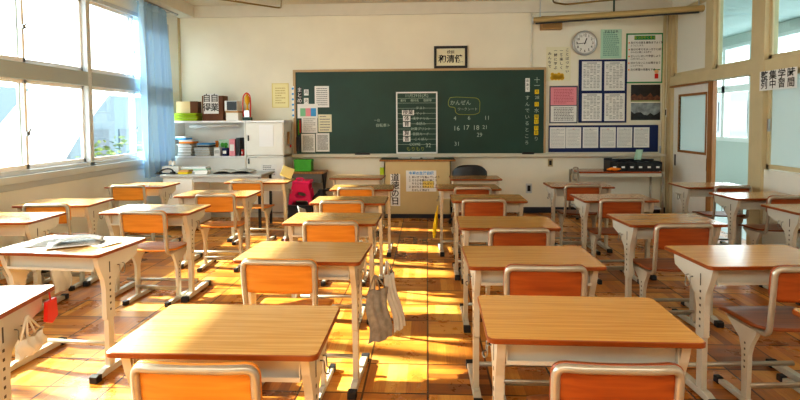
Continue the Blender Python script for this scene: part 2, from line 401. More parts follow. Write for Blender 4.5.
w = cwin(10, 4.03, 5.79, .86, 1.86, M['frost'], 'frosted sliding window beside the open doorway')
MB().box(XR - .0, XR + .02, 5.735, 5.76, 1.25, 1.38).build('window_latch', M['silver'], w)
cwin(11, 2.1, 3.9, .86, 1.86, M['frost'], 'frosted sliding window nearer the camera')
# corridor beyond
XC = XR + 2.35
struct('floor_corridor', MB().box(XR + .1, XC, -1.6, 14, -.1, 0), mat('corridor_floor', '#9fb0ac', .4), 'pale corridor floor')
struct('ceiling_corridor', MB().box(XR + .1, XC + .1, -1.6, 14, 2.98, 3.08), mat('corridor_ceiling', '#bcc8c6', .8, noise=.06, nscale=60), 'pale corridor ceiling')
cc = MB().box(XC, XC + .1, -1.6, 14, 0, .99).box(XC, XC + .1, -1.6, 14, 2.80, 2.98)
struct('wall_corridor', cc, mat('corridor_wall_paint', '#d6dbd8', .7), 'pale outer corridor wall under its windows')
struct('wall_corridor_end', MB().box(XR + .1, XC, 14, 14.1, 0, 3), M['wall_white'], 'far end wall of the corridor')
y = -1.6; n = 12
while y < 13.9:
    y1 = y + 1.56; f = MB()
    f.box(XC - .03, XC + .08, y, y + .10, .99, 2.80).box(XC - .01, XC + .05, (y + y1) / 2 - .03, (y + y1) / 2 + .03, .99, 2.8).box(XC - .03, XC + .08, y, y1, 1.90, 2.03).box(XC - .05, XC + .08, y, y1, .95, 1.03).box(XC - .02, XC + .08, y, y1, 2.74, 2.8)
    w = struct('window_%d' % n, f, M['aluwhite'], 'white framed corridor window'); n += 1
    MB().box(XC + .02, XC + .025, y + .1, y1, 1.03, 2.74).build('pane', M['glass'], w)
    y = y1
struct('wall_corridor_inner', MB().box(XR + .1, XR + .2, YF, 14, 0, 3), M['wall_white'], 'inner corridor wall beyond the classroom')
ob2 = thing('opposite_building', 'grey-blue school wing across the yard seen through the corridor windows', 'building', (19, 16, -6))
MB().box(0, 6, -20, 30, 0, 9.3).build('building_wall', mat('opposite_wall', '#343d44', .8), ob2)
for k in range(14): MB().box(-.05, 0, -18.5 + k * 3.2, -16.5 + k * 3.2, 6.6, 8.5).build('building_window', mat('opposite_pane', '#0e1317', .3) if k == 0 else bpy.data.materials['opposite_pane'], ob2)
# ------------------------------------------------------------------ outdoors, beyond the windows
struct('ground_outside', MB().box(-60, XL - .2, -20, 60, -6.1, -6), M['asphalt'], 'pale ground outside the windows')
ob = thing('neighbouring_building', 'pale grey school wing with rows of windows outside the left windows', 'building', (-19, 22, -6))
MB().box(-5, 5, -7, 16, 0, 8.6).build('building_wall', M['outwall'], ob)
for r in range(2):
    for k in range(8): MB().box(5, 5.05, -6.2 + k * 2.6, -4.4 + k * 2.6, 1.6 + 3.4 * r, 3.7 + 3.4 * r).build('building_window', mat('outside_pane', '#33424e', .3) if (r + k) == 0 else bpy.data.materials['outside_pane'], ob)
ex = thing('exterior_stair', 'white sloping outside stair slab seen through the windows', 'stair', (-9.3, 12, -6))
# sloping flight and its landing, profile in the y-z plane
MB().prism([(-3.2, 5.2), (-1.14, 6.775), (.60, 8.33), (1.83, 9.84), (3.5, 11.87), (9.85, 13.6), (5.69, 10.15), (2.06, 7.24), (1.18, 6.36), (.5, 5.2)], 0, -.25, 0).build('stair_slab', M['outwhite'], ex)
MB().box(-.2, -.05, -2.4, -2.0, 0, 5.25).build('column', M['outwhite'], ex); MB().box(-.2, -.05, .0, .3, 0, 5.25).build('column', M['outwhite'], ex)
def tree(x, y, h, r, label):
    t = thing('leafy_tree', label, 'tree', (x, y, -6))
    MB().tube([(0, 0, 0), (.1, 0, h * .5), (0, 0, h * .8)], [.22, .16, .08], 8).build('trunk', M['brownbox'], t)
    c = MB()
    for k in range(700):
        u = Vector((random.gauss(0, 1), random.gauss(0, 1), random.gauss(0, 1))).normalized() * r * random.random() ** .4
        q = Matrix.Translation((u.x, u.y, h * .85 + u.z * 1.1)) @ Matrix.Rotation(random.random() * 6, 4, 'Z') @ Matrix.Rotation(random.random() * 3, 4, 'X')
        c.add([(-.12, 0, 0), (0, -.07, 0), (.14, 0, .02), (0, .07, 0)], [(0, 1, 2, 3)], 0, False, q)
    c.build('crown', M['leaf'], t)
tree(-11.5, 12.6, 6.0, 1.0, 'pale green tree outside, left of the stair slab')
tree(-10.5, 17.6, 6.2, 1.5, 'pale green tree outside, right of the stair slab')

# ------------------------------------------------------------------ school desk
DH, DW, DD = .688, .65, .433
def make_desk():
    t = thing('school_desk', 'x', 'desk')
    mb = MB()
    loops = [(DW - .004, DD - .004, DH - .018), (DW, DD, DH - .016), (DW, DD, DH - .003), (DW - .006, DD - .006, DH)]
    n = None; vs = []
    for (w, d, z) in loops:
        pts = rrect(w, d, .022, 4); n = len(pts); vs += [(a, b, z) for a, b in pts]
    mb.add(vs, [[k for k in range(n)][::-1]] + [(i * n + k, i * n + (k + 1) % n, (i + 1) * n + (k + 1) % n, (i + 1) * n + k) for i in range(3) for k in range(n)], 1)
    mb.add(vs[3 * n:], [list(range(n))], 0)
    mb.build('desktop', [M['desktop'], M['edge']], t)
    z0, z1 = DH - .018 - .085, DH - .019
    tr = MB().box(-.262, .262, -.17, .175, z0, z0 + .004).box(-.262, -.258, -.17, .175, z0, z1).box(.258, .262, -.17, .175, z0, z1).box(-.262, .262, .171, .175, z0, z1)
    tr.box(-.262, .262, -.172, -.168, z0, z0 + .014).box(-.262, .262, -.150, -.147, z0, z1)
    tr.build('storage_tray', M['metal'], t)
    for sx in (-1, 1):
        x0, x1 = sorted((sx * .264, sx * .292)); yc = -.085
        prof = [(-.185, DH - .0185), (-.165, DH - .085), (yc - .045, DH - .16), (yc - .035, DH - .22), (yc - .035, .31), (yc - .022, .30), (yc - .022, .035), (yc + .022, .035), (yc + .022, .30), (yc + .035, .31), (yc + .035, DH - .24), (yc + .05, DH - .18), (yc + .12, DH - .12), (.155, DH - .085), (.17, DH - .0185)]
        lg = MB().prism(prof, 0, x0, x1)
        xe = sx * .2925
        for k in range(6): lg.box(xe - .0008, xe + .0008, yc - .006, yc + .006, .35 + k * .035, .362 + k * .035, 1)
        lg.box(xe - .0008, xe + .0008, yc - .004, yc + .004, .56, .62, 1)
        leg = lg.build('leg', [M['metal'], M['hole']], t, .003)
        MB().prism([(-.19, .008), (.205, .008), (.205, .030), (.16, .045), (-.14, .045), (-.19, .030)], 0, x0 - .004, x1 + .004).build('foot_bar', M['metal'], leg, .003)
        for (ya, yb) in ((-.225, -.18), (.195, .24)):
            MB().prism([(ya, 0), (yb, 0), (yb, .036), ((ya + yb) / 2, .042), (ya, .036)] if True else [], 0, x0 - .008, x1 + .008).build('rubber_foot', M['rubber'], leg, .003)
        hk = sx * .297
        MB().tube(fillet([(sx * .293, -.02, .585), (hk + sx * .010, -.02, .585), (hk + sx * .010, -.02, .545), (hk + sx * .022, -.01, .532), (hk + sx * .026, 0, .553), (hk + sx * .010, .02, .545), (hk + sx * .010, .02, .585), (sx * .293, .02, .585)], .012, 3), .0026, 6).build('bag_hook', M['wire'], t)
    MB().tube([(-.27, .055, .095), (.27, .055, .095)], .0125, 10).build('stretcher', M['tube'], t)
    return t
DROT = math.radians
desks = [  # key, x, y centre (room plan before the K factor), rotation, width factor, label
 ('LC1', -.60, 1.61, 0, 1, 'tan school desk left of the centre aisle, nearest the camera, its grain clearly seen'),
 ('LC2', -.596, 2.585, -2.5, 1, 'tan school desk with a grey and a white bag hanging on its side'),
 ('LC3', -.614, 3.485, -1, 1, 'school desk left of the centre aisle, third from the camera'),
 ('LC4', -.627, 4.31, 0, 1, 'school desk left of the centre aisle, fourth from the camera'),
 ('LC5', -.622, 5.14, 1.5, 1, 'school desk left of the centre aisle, fifth from the camera'),
 ('LC6', -.795, 6.125, -3, 1, 'school desk left of the centre aisle, farthest one, before the beige lectern'),
 ('RC1', .49, 1.738, -1, 1.04, 'orange-tan school desk right of the centre aisle, nearest the camera'),
 ('RC2', .478, 2.52, 1, 1, 'school desk right of the centre aisle, second from the camera'),
 ('RC3', .494, 3.37, 0, 1, 'school desk right of the centre aisle, third from the camera'),
 ('RC4', .496, 4.43, 0, 1, 'school desk right of the centre aisle, fourth from the camera'),
 ('RC5', .39, 5.18, 2, 1, 'school desk right of the centre aisle with a yellow cloth hanging at its left'),
 ('RC6', .535, 6.03, 1, .94, 'school desk right of the centre aisle, farthest one, before the black office chair'),
 ('L21', -1.736, 1.777, 7, 1, 'sunlit school desk cut by the left edge, bottom left corner, red tag on its side'),
 ('L22', -1.868, 2.695, -5, 1, 'glaring white-lit school desk with papers spread on it, at the left'),
 ('L23', -2.0, 3.84, 0, 1.10, 'sunlit school desk second column from the windows, directly behind the paper-strewn desk'),
 ('L24', -1.87, 4.69, 0, 1.10, 'sunlit school desk second column from the windows, second one before the teacher desk'),
 ('L25', -1.81, 5.72, 0, 1.13, 'sunlit school desk second column from the windows, with a yellow book leaning on it'),
 ('L33', -2.87, 3.47, 3, 1, 'school desk beside the windows, cut by the left edge, white sack beneath'),
 ('L34', -2.93, 4.16, 4, 1, 'school desk beside the windows, middle one of that column'),
 ('L35', -2.915, 5.33, 0, 1, 'school desk beside the windows, farthest one, below the blue curtain'),
 ('R21', 1.52, 1.64, 0, 1, 'school desk of which only one corner shows at the bottom right edge'),
 ('R22', 1.517, 2.565, 4, 1.04, 'large shiny brown school desk at the right, with a chair cut by the frame'),
 ('R23', 1.52, 3.49, 3, 1, 'brown school desk first column right of the RC column, third from the front'),
 ('R24', 1.53, 4.47, 2, 1, 'x'), ('R25', 1.49, 5.35, 0, 1, 'x'),
 ('R35', 2.74, 5.33, 0, 1, 'x'), ('R34', 2.77, 4.61, 3, 1, 'x'), ('R33', 2.80, 3.93, 2, 1, 'x')]
RELAB = {'R23': 'brown school desk in the second column from the corridor, just behind the large shiny one',
 'R24': 'brown school desk in the second column from the corridor, second from the front end',
 'R25': 'brown school desk in the second column from the corridor, nearest the red-topped table',
 'R35': 'brown school desk in the corridor-side column, farthest one, beside the sliding door',
 'R34': 'brown school desk in the corridor-side column, middle one, before the open doorway',
 'R33': 'brown school desk in the corridor-side column, cut by the right edge of the picture'}
def recolour(root, part, m):
    for ch in [c for c in C.objects if c.parent == root and c.name.split('.')[0] == part]:
        ch.material_slots[0].link = 'OBJECT'; ch.material_slots[0].material = m
        if part != 'desktop': ch.material_slots[1].link = 'OBJECT'; ch.material_slots[1].material = M['edge']
first = make_desk(); index_kids(); DESK = {}
for i, (k, x, y, r, s, lab) in enumerate(desks):
    d = first if i == 0 else copy_tree(first)
    d.location = (x * K, y * K, 0); d.rotation_euler = (0, 0, math.radians(r)); d.scale = (s, 1, 1)
    tag(d, RELAB.get(k, lab), 'desk', 'school desks set out in columns'); DESK[k] = d
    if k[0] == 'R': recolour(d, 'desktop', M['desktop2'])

# ------------------------------------------------------------------ school chair
def make_chair():
    t = thing('school_chair', 'x', 'chair')
    sw, sd, sh = .38, .37, .395
    def seat_fn(zoff):
        def fn(u, v):
            x = (u - .5) * sw; y = (v - .5) * sd + .015
            # round corners
            cx, cy = abs(u - .5) * 2, abs(v - .5) * 2
            k = max(0, cx - .72) / .28; l = max(0, cy - .72) / .28
            q = math.hypot(k, l)
            if q > 1: f = 1 / q; cx2 = .72 + .28 * k * f; cy2 = .72 + .28 * l * f; x = math.copysign(cx2, u - .5) * sw / 2; y = math.copysign(cy2, v - .5) * sd / 2 + .015
            z = sh - .010 * (1 - (2 * u - 1) ** 2) * (1 - v) - .018 * max(0, v - .7) ** 2 / .09 + .012 * max(0, .25 - v) / .25
            return (x, y, z + zoff)
        return fn
    o = MB().grid(seat_fn(0), 16, 14).build('seat', [M['seatwood'], M['backedge']], t)
    md = o.modifiers.new('thickness', 'SOLIDIFY'); md.thickness = .012; md.offset = -1; md.material_offset_rim = 1
    bw, z0, z1 = .375, .530, .690
    def bfn(u, v):
        x = (u - .5); z = v - .5
        k = max(0, abs(x) * 2 - .8) / .2; l = max(0, abs(z) * 2 - .5) / .5; q = math.hypot(k, l); X, Z = abs(x) * 2, abs(z) * 2
        if q > 1: X = .8 + .2 * k / q; Z = .5 + .5 * l / q
        X = math.copysign(X, x) * bw / 2; Z = math.copysign(Z, z) * (z1 - z0) / 2 + (z0 + z1) / 2
        y = -.190 - .022 * (1 - (X / (bw / 2)) ** 2) - (Z - z0) * .10
        return (X, y, Z)
    o = MB().grid(bfn, 18, 10).build('backrest', [M['backwood'], M['backedge']], t)
    md = o.modifiers.new('thickness', 'SOLIDIFY'); md.thickness = .011; md.offset = 0; md.material_offset_rim = 1
    path = [(-.168, .10, .372), (-.168, -.150, .372), (-.172, -.186, .41), (-.174, -.206, .55)]
    top = []
    zt = .674
    pl = [(-.174, -.206, .55), (-.174, -.216, zt)]
    L = fillet([(-.168, .10, .372), (-.168, -.178, .372), (-.174, -.208, .58), (-.174, -.216, zt), (-.11, -.232, zt + .001), (.11, -.232, zt + .001), (.174, -.216, zt), (.174, -.208, .58), (.168, -.178, .372), (.168, .10, .372)], .045, 6)
    MB().tube(L, .0135, 10).build('back_frame', M['tube'], t)
    for sx in (-1, 1):
        x0, x1 = sorted((sx * .158, sx * .180)); yc = -.035
        prof = [(-.115, .372), (-.11, .350), (yc - .040, .29), (yc - .024, .24), (yc - .02, .03), (yc + .02, .03), (yc + .024, .24), (yc + .045, .30), (.085, .350), (.12, .372)]
        lg = MB().prism(prof, 0, x0, x1); xe = sx * .1805
        for k in range(5): lg.box(xe - .0006, xe + .0006, yc - .005, yc + .005, .17 + k * .028, .180 + k * .028, 1)
        leg = lg.build('leg', [M['metal'], M['hole']], t, .003)
        MB().prism([(-.18, .006), (.17, .006), (.17, .024), (.13, .034), (-.14, .034), (-.18, .024)], 0, x0 - .002, x1 + .002).build('foot_bar', M['metal'], leg, .002)
        for (ya, yb) in ((-.21, -.17), (.16, .20)): MB().box(x0 - .005, x1 + .005, ya, yb, 0, .033).build('rubber_foot', M['rubber'], leg, .003)
    MB().tube([(-.165, -.02, .075), (.165, -.02, .075)], .011, 8).tube([(-.165, -.055, .10), (.165, -.055, .10)], .009, 8).build('stretcher', M['tube'], t)
    return t
def cpx(px, y): return at(px, 250, 1, y * K).x / K
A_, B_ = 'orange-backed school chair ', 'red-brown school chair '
chairs = [
 (cpx(194.8, 1.36), 1.34, 0, A_ + 'cut by the bottom edge, left of the centre aisle'),
 (cpx(281, 2.31), 2.29, -2, A_ + 'at the desk with hanging bags, seat showing past it'),
 (cpx(331, 3.2), 3.19, 0, A_ + 'left of the centre aisle, third from the camera'),
 (cpx(342.6, 4.05), 4.03, 0, A_ + 'left of the centre aisle, fourth from the camera'),
 (cpx(356.6, 4.88), 4.86, 0, A_ + 'left of the centre aisle, farthest one'),
 (cpx(616.8, 1.42), 1.40, 0, B_ + 'cut by the bottom edge, right of the centre aisle'),
 (cpx(544.4, 2.26), 2.23, 0, B_ + 'right of the centre aisle, second from the camera'),
 (cpx(519, 3.0), 3.00, 1, B_ + 'right of the centre aisle, third from the camera'),
 (cpx(484.2, 4.1), 4.12, 0, B_ + 'right of the centre aisle, fourth from the camera'),
 (cpx(472.4, 4.9), 4.88, 0, B_ + 'right of the centre aisle, farthest one'),
 (cpx(142, 3.5), 3.54, -4, A_ + 'with sunlit seat, just beyond the paper-strewn desk at left'),
 (cpx(214, 4.35), 4.38, 2, A_ + 'second column from the windows, in the middle of the column'),
 (cpx(247, 5.3), 5.35, -3, A_ + 'second column from the windows, farthest, at the desk with the yellow book'),
 (-2.83, 3.10, 0, A_ + 'of which a sliver shows at the left edge'),
 (cpx(52, 3.8), 3.84, 4, A_ + 'beside the windows, in front of the middle window-side desk'),
 (cpx(127.6, 5.0), 5.02, 2, A_ + 'beside the windows, farthest, near the blue curtain'),
 (1.60, 2.25, 4, B_ + 'at the large shiny desk, cut by the right edge'),
 (cpx(679, 3.15), 3.15, 4, B_ + 'in the second column from the corridor, behind the large shiny desk'),
 (cpx(614, 4.15), 4.15, 2, B_ + 'in the second column from the corridor, third from the camera'),
 (cpx(584, 5.0), 5.05, 0, B_ + 'in the second column from the corridor, nearest the red-topped table'),
 (cpx(729, 5.0), 4.98, 4, B_ + 'in the corridor-side column, beside the sliding door'),
 (2.93, 4.32, 4, B_ + 'in the corridor-side column, cut by the right edge'),
]
KEYS = 'LC1 LC2 LC3 LC4 LC5 RC1 RC2 RC3 RC4 RC5 L23 L24 L25 L33 L34 L35 R22 R23 R24 R25 R35 R34'.split()
cf = make_chair(); index_kids()
for i, (x, y, r, lab) in enumerate(chairs):
    c = cf if i == 0 else copy_tree(cf)
    c.scale = (1, 1, 1.015 if i == 0 else (1.0 if i == 5 else 1.055))
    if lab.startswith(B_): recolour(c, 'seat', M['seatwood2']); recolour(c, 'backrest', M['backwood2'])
    dk = DESK[KEYS[i]]; room = .264 * dk.scale.x - (.192 if KEYS[i][0] != 'R' or KEYS[i][1] == 'C' else .215)          # the chair legs stay between the desk legs
    X = min(max(x * K, dk.location.x - room), dk.location.x + room)
    if KEYS[i] in ('L34', 'R34'): X = min(max(x * K, dk.location.x - .065), dk.location.x + .065)
    c.location = (X, y * K + .215, 0); c.rotation_euler = (0, 0, math.radians(r))
    tag(c, lab, 'chair', 'school chairs at the desks')

# ------------------------------------------------------------------ blackboard
Yb = YF - .03
b0, b1 = at(295.5, 71.5, 1, Yb), at(543.5, 152, 1, Yb)
zb0, zb1 = at(420, 153.5, 1, Yb)[2], at(420, 71, 1, Yb)[2]; xb0, xb1 = b0.x, b1.x
bb = thing('blackboard', 'wide dark green blackboard with pale wooden frame on the front wall', 'blackboard', (0, 0, 0))
def OFF(o, cx, cy, cz):
    """move a thing's origin to (cx,cy,cz) while its parts keep their place"""
    o.location = (cx, cy, cz)
    for ch in [c for c in C.objects if c.parent == o]: ch.location = ch.location - Vector((cx, cy, cz))
MB().box(xb0, xb1, Yb, YF - .002, zb0, zb1).build('board_panel', M['board'], bb)
for k in (1, 2): 
    xx = xb0 + (xb1 - xb0) * k / 3; MB().box(xx - .0015, xx + .0015, Yb - .001, Yb, zb0, zb1).build('panel_joint', M['darkgreen'], bb)
FRM = mat('blackboard_frame_wood', '#bda079', .5)
MB().box(xb0 - .04, xb1 + .028, Yb - .012, YF - .002, zb1, zb1 + .035).build('top_frame', FRM, bb, .003)
for (a, b) in ((xb0 - .04, xb0), (xb1, xb1 + .028)): MB().box(a, b, Yb - .012, YF - .002, zb0, zb1).build('side_frame', FRM, bb, .003)
xe = at(663, 155, 1, YF).x
MB().box(xb0 - .05, xe, Yb - .07, YF - .002, zb0 - .05, zb0 - .028).box(xb0 - .05, xe, Yb - .075, Yb - .065, zb0 - .05, zb0 - .012).box(xb0 - .05, xe, Yb - .02, YF - .002, zb0 - .03, zb0).build('chalk_tray', mat('chalk_tray_paint', '#cfc8b6', .45), bb, .002)
yt = Yb - .0025
def bw(px, py): p = at(px, py, 1, Yb); return p.x, p.z
def T(s, px, py, size, **kw):
    x, z = bw(px, py); return (s, x, yt, z, size, kw) if kw else (s, x, yt, z, size)
join_text(bb, 'chalk_writing', M['chalk'], [T('かんぜん', 460.5, 103, .078), T('ワークシート', 467.5, 109.3, .050), T('4', 455, 118.5, .085), T('6', 469, 118, .085), T('11', 487, 118, .085),
  T('16', 456.5, 128.5, .10), T('17', 466, 127.8, .10), T('18', 476, 127.8, .10), T('21', 485, 127.3, .08), T('29', 479.5, 135, .085), T('31', 457, 144, .085),
  T('一日', 377, 120.5, .045), T('自転車ト', 383, 125.5, .055)] +
  [T(ch, 527.5 - i * .12, 98 + i * 6.4, .07) for i, ch in enumerate('すんでいるところ')] + [T('十', 537, 80.5, .09), T('一', 537, 86, .09), T('28', 537, 97.6, .065), T('水', 536.5, 110.8, .075), T('り', 536.2, 139, .07)])
bx = []
for (px, py) in ((450, 97.8), (456, 97), (477, 98), (480, 101), (479.5, 113), (474, 114.6), (458, 114.4), (455.3, 112), (455.3, 107.4), (449, 106.8), (448, 102), (450, 97.8)):
    x, z = bw(px, py); bx.append((x, yt, z))
MB().tube(fillet(bx, .03, 3), .005, 5).build('chalk_bubble', M['chalky'], bb)
'' ; OFF(bb, (xb0 + xb1) / 2, YF, zb0 - .05)
for (px, py, s, wh) in ((536.8, 91.8, '月', 'topmost'), (536.6, 104.2, '日', 'second from top'), (536.4, 116.8, '曜', 'third from top'), (536.3, 121.6, '日', 'fourth from top'), (536.2, 128, '日', 'fifth from top'), (536.1, 132.8, '直', 'lowest')):
    x, z = bw(px, py); pl = thing('date_magnet', 'yellow magnetic plate with a black character in the blackboard date column, ' + wh, 'magnet', (x, Yb, z), 0, 'date column plates')
    MB().box(-.030, .030, -.006, -.001, -.032, .032).build('plate', M['yellow'], pl)
    join_text(pl, 'lettering', M['ink'], [(s, 0, -.0075, 0, .05)])
x, z = bw(527.5, 85)
pl = thing('title_magnet', 'white vertical magnetic label near the right end of the blackboard', 'magnet', (x, Yb, z))
MB().box(-.032, .032, -.006, -.001, -.10, .10).build('plate', M['white'], pl)
join_text(pl, 'lettering', M['ink'], vtext('めあて', 0, -.0075, .06, .06, .05))

def sheet(px0, py0, px1, py1, name, label, cat, mtl, plane=None, th=.003, border=None, bcol=None, lines=0, lm=None, group=None, titles=(), vert=False, lw=.3, seed=0, margin=.12):
    """flat thing on the front wall between two measured corners"""
    Yp = plane or (YF - .003); a, b = at(px0, py0, 1, Yp), at(px1, py1, 1, Yp)
    cx, cz, w, h = (a.x + b.x) / 2, (a.z + b.z) / 2, abs(b.x - a.x), abs(a.z - b.z)
    t = thing(name, label, cat, (cx, Yp, cz), 0, group)
    MB().box(-w / 2, w / 2, -th, 0, -h / 2, h / 2).build('sheet', mtl, t)
    if border:
        bd = border; e = th + .002
        MB().box(-w / 2, w / 2, -e, 0, h / 2 - bd, h / 2).box(-w / 2, w / 2, -e, 0, -h / 2, -h / 2 + bd).box(-w / 2, -w / 2 + bd, -e, 0, -h / 2, h / 2).box(w / 2 - bd, w / 2, -e, 0, -h / 2, h / 2).build('border', bcol, t)
    if lines:
        rnd = random.Random(seed + int(px0 * 10)); q = MB(); y0 = -th - .0012; mg = margin
        if vert:
            for i in range(lines):
                xx = w * (.5 - mg) - i * w * (1 - 2 * mg) / max(1, lines - 1); zz = h * (.5 - mg)
                while zz > -h * (.5 - mg) * (.4 + .6 * rnd.random()):
                    l = h * .035 * (1 + rnd.random()); q.box(xx - w * lw / lines / 2, xx + w * lw / lines / 2, y0, y0 + .001, zz - l, zz); zz -= l * 1.5
        else:
            for i in range(lines):
                zz = h * (.5 - mg) - i * h * (1 - 2 * mg) / max(1, lines - 1); xx = -w * (.5 - mg); lim = w * (.5 - mg) * (1 if rnd.random() < .7 else rnd.random())
                while xx < lim:
                    l = w * (.03 + .07 * rnd.random()); l = min(l, w * (.5 - mg) - xx + .0001); q.box(xx, xx + l, y0, y0 + .001, zz - h * lw / lines / 2, zz + h * lw / lines / 2); xx += l + w * .02
        q.build('printed_text', lm or M['inkgrey'], t)
    for k, (s, fx, fz, sz, m2) in enumerate(titles):
        join_text(t, 'lettering', m2, [(s, fx * w, -th - .0025, fz * h, sz)])
    return t, w, h
Yq = Yb - .001
# papers held on the left end of the board
sheet(314.6, 86.1, 329.2, 107.3, 'notice_sheet', 'white printed sheet, topmost of the papers on the blackboard', 'paper', M['white'], Yq, lines=9, lw=.35, group='papers on the blackboard')
t, w, h = sheet(297.4, 104, 317.8, 118.2, 'colour_chart', 'white card with green, pink and blue blocks on the blackboard', 'chart', M['white'], Yq - .004)
for i, mm in enumerate((mat('chart_green', '#86c79b', .8), M['pink'], M['blue'])): MB().box(-w * .36 + i * w * .26, -w * .36 + (i + 1) * w * .26, -.0055, -.004, -h * .36, h * .2).build('colour_block', mm, t)
sheet(301.6, 117, 317.6, 132.8, 'notice_sheet', 'white printed sheet just under the colour chart', 'paper', M['white'], Yq, lines=7, group='papers on the blackboard')
sheet(318.2, 114.5, 331.8, 132, 'notice_sheet', 'white handwritten sheet right of the colour chart, middle row', 'paper', M['cream'], Yq, lines=6, group='papers on the blackboard')
sheet(301.2, 133.8, 315.2, 152.2, 'notice_sheet', 'white finely printed sheet, bottom left of the blackboard papers', 'paper', M['white'], Yq, lines=16, lw=.5, group='papers on the blackboard')
sheet(315.9, 133.2, 329.6, 151.6, 'notice_sheet', 'white finely printed sheet, bottom right of the blackboard papers', 'paper', M['white'], Yq, lines=14, lw=.5, group='papers on the blackboard')
for (px, py, s, lab) in ((299.6, 91.5, 'まとめ', 'upper'),):
    x, z = bw(px, py + 4); pl = thing('title_magnet', 'black vertical label with white characters at the upper left corner of the blackboard', 'magnet', (x, Yb, z))
    MB().box(-.035, .035, -.005, -.001, -.125, .125).build('plate', M['black'], pl); join_text(pl, 'lettering', M['white'], vtext(s, 0, -.0065, .08, .08, .08))
for (px, py, lab) in ((306.3, 92.5, 'upper'), (306.3, 101, 'lower')):
    x, z = bw(px, py); pl = thing('word_magnet', '%s of two small white magnetic word plates at the left end of the blackboard' % lab, 'magnet', (x, Yb, z))
    MB().box(-.035, .035, -.005, -.001, -.045, .045).build('plate', M['white'], pl); join_text(pl, 'lettering', M['ink'], [('月' if lab == 'upper' else '火', 0, -.0065, 0, .06)])
# whiteboard markers / chalk holder strips at the left end
for i, (px, m, n) in enumerate(((297.2, M['black'], 'black'), (298.7, M['greenbox'], 'green'), (300.2, M['red'], 'red'))):
    x, z1 = bw(px, 120 if i else 122); _, z0 = bw(px, 135 if i < 2 else 133)
    o = MB().lathe([(.009, 0), (.011, .01), (.011, z1 - z0 - .05), (.007, z1 - z0 - .04), (.007, z1 - z0)], (0, 0, 0), 2, 8).build('marker_pen', m, loc=(x, Yb - .014, z0)); tag(o, '%s marker pen standing upright at the left end of the blackboard' % n, 'pen', 'marker pens at the blackboard')
x, z1 = bw(298.8, 137); _, z0 = bw(298.8, 151)
o = MB().box(-.03, .03, -.05, 0, 0, z1 - z0).build('pen_holder', M['black'], loc=(x, Yb - .001, z0), bevel=.004); tag(o, 'narrow black magnetic holder at the lower left corner of the blackboard', 'holder')
# blue dotted strip
a, b2 = at(292.7, 86, 1, YF - .045), at(292.7, 118, 1, YF - .045)
st = thing('dotted_strip', 'narrow vertical white strip with blue dots left of the blackboard', 'decoration', (a.x, Yb - .013, b2.z))
MB().box(-.018, .018, -.002, 0, 0, a.z - b2.z).build('strip', M['white'], st)
q = MB()
for k in range(6): q.lathe([(.016, -.0045), (.016, -.002)], (0, 0, .04 + k * (a.z - b2.z - .08) / 5), 1, 12)
q.build('dots', M['blue'], st)
# timetable board
x0, z1 = bw(396, 92); x1, z0 = bw(437.6, 153); zz0 = zb0 + .001
tt = thing('timetable_board', 'white-framed green timetable board standing on the chalk tray', 'board', ((x0 + x1) / 2, Yb - .001, zz0))
w, h = x1 - x0, z1 - zz0
MB().box(-w / 2, w / 2, -.018, -.002, 0, h).build('panel', M['board'], tt)
e = .022
MB().box(-w / 2, w / 2, -.026, 0, h - e, h).box(-w / 2, w / 2, -.026, 0, 0, e).box(-w / 2, -w / 2 + e, -.026, 0, 0, h).box(w / 2 - e, w / 2, -.026, 0, 0, h).build('frame', M['aluwhite'], tt, .003)
g = MB()
rows = [h - e - .075, h - e - .145] + [h - e - .145 - .077 * k for k in range(1, 9)]
for zr in rows: g.box(-w / 2 + e, w / 2 - e, -.0195, -.018, zr - .002, zr + .002)
g.build('rule_lines', M['chalk'], tt)
yy = -.0205
it = [('11月29日(木)', 0, yy, h - e - .038, .062), ('教科', -.2, yy, h - e - .11, .042), ('教科名', -.03, yy, h - e - .11, .042), ('宿題等', .16, yy, h - e - .11, .042)]
for k, s in enumerate(['テスト', 'マット', '漢字ドリル', '本読み', '計算プリント', '音読カード', 'こくばん']):
    it.append((s, .06, yy, h - e - .145 - .077 * (k + .5) - .04, .05))
join_text(tt, 'chalk_writing', M['chalk'], it + [('COME', -.03, yy, .135, .06), ('32', .17, yy, .12, .085)])
join_text(tt, 'yellow_writing', M['chalky'], [('もりもり', -.02, yy, .065, .07)])
for k, (s, fz) in enumerate((('授業', .665), ('体', .57), ('育', .475), ('算', .33), ('音', .235))):
    pl = MB().box(-.055 - .035 * (len(s) - 1), .055 + .035 * (len(s) - 1), -.024, -.0195, -.038, .038).build('subject_plate', M['white'], tt, loc=(-.15 + .02 * (len(s) - 1), 0, fz * h))
    join_text(pl, 'lettering', M['ink'], [(s, 0, -.0255, 0, .078, {'bold': .01})])
# erasers and chalk on the tray
for i, (px0, px1, lab) in enumerate(((355, 370, 'black felt eraser on the chalk tray left of the timetable'), (522, 534, 'black felt eraser on the chalk tray at the right end'))):
    a, b2 = at(px0, 152, 1, Yb - .04), at(px1, 152, 1, Yb - .04)
    t = thing('board_eraser', lab, 'eraser', ((a.x + b2.x) / 2, Yb - .044, zb0 - .0265), 0, 'blackboard erasers')
    w = (b2.x - a.x) / 2; MB().box(-w, w, -.018, .018, .012, .045).build('handle', M['black'], t, .006); MB().box(-w, w, -.018, .018, 0, .012).build('felt', M['grime'], t)
for (px, m, n) in ((345, M['yellow'], 'yellow'), (470, M['red'], 'red'), (478, M['pink'], 'pink'), (506, M['white'], 'white')):
    a = at(px, 153, 1, Yb - .04); o = MB().lathe([(.006, -.035), (.0065, .035)], (0, 0, 0), 0, 8).build('chalk_stick', m, loc=(a.x, Yb - .045, zb0 - .0215)); tag(o, '%s stick of chalk lying on the chalk tray' % n, 'chalk', 'chalk sticks on the tray')
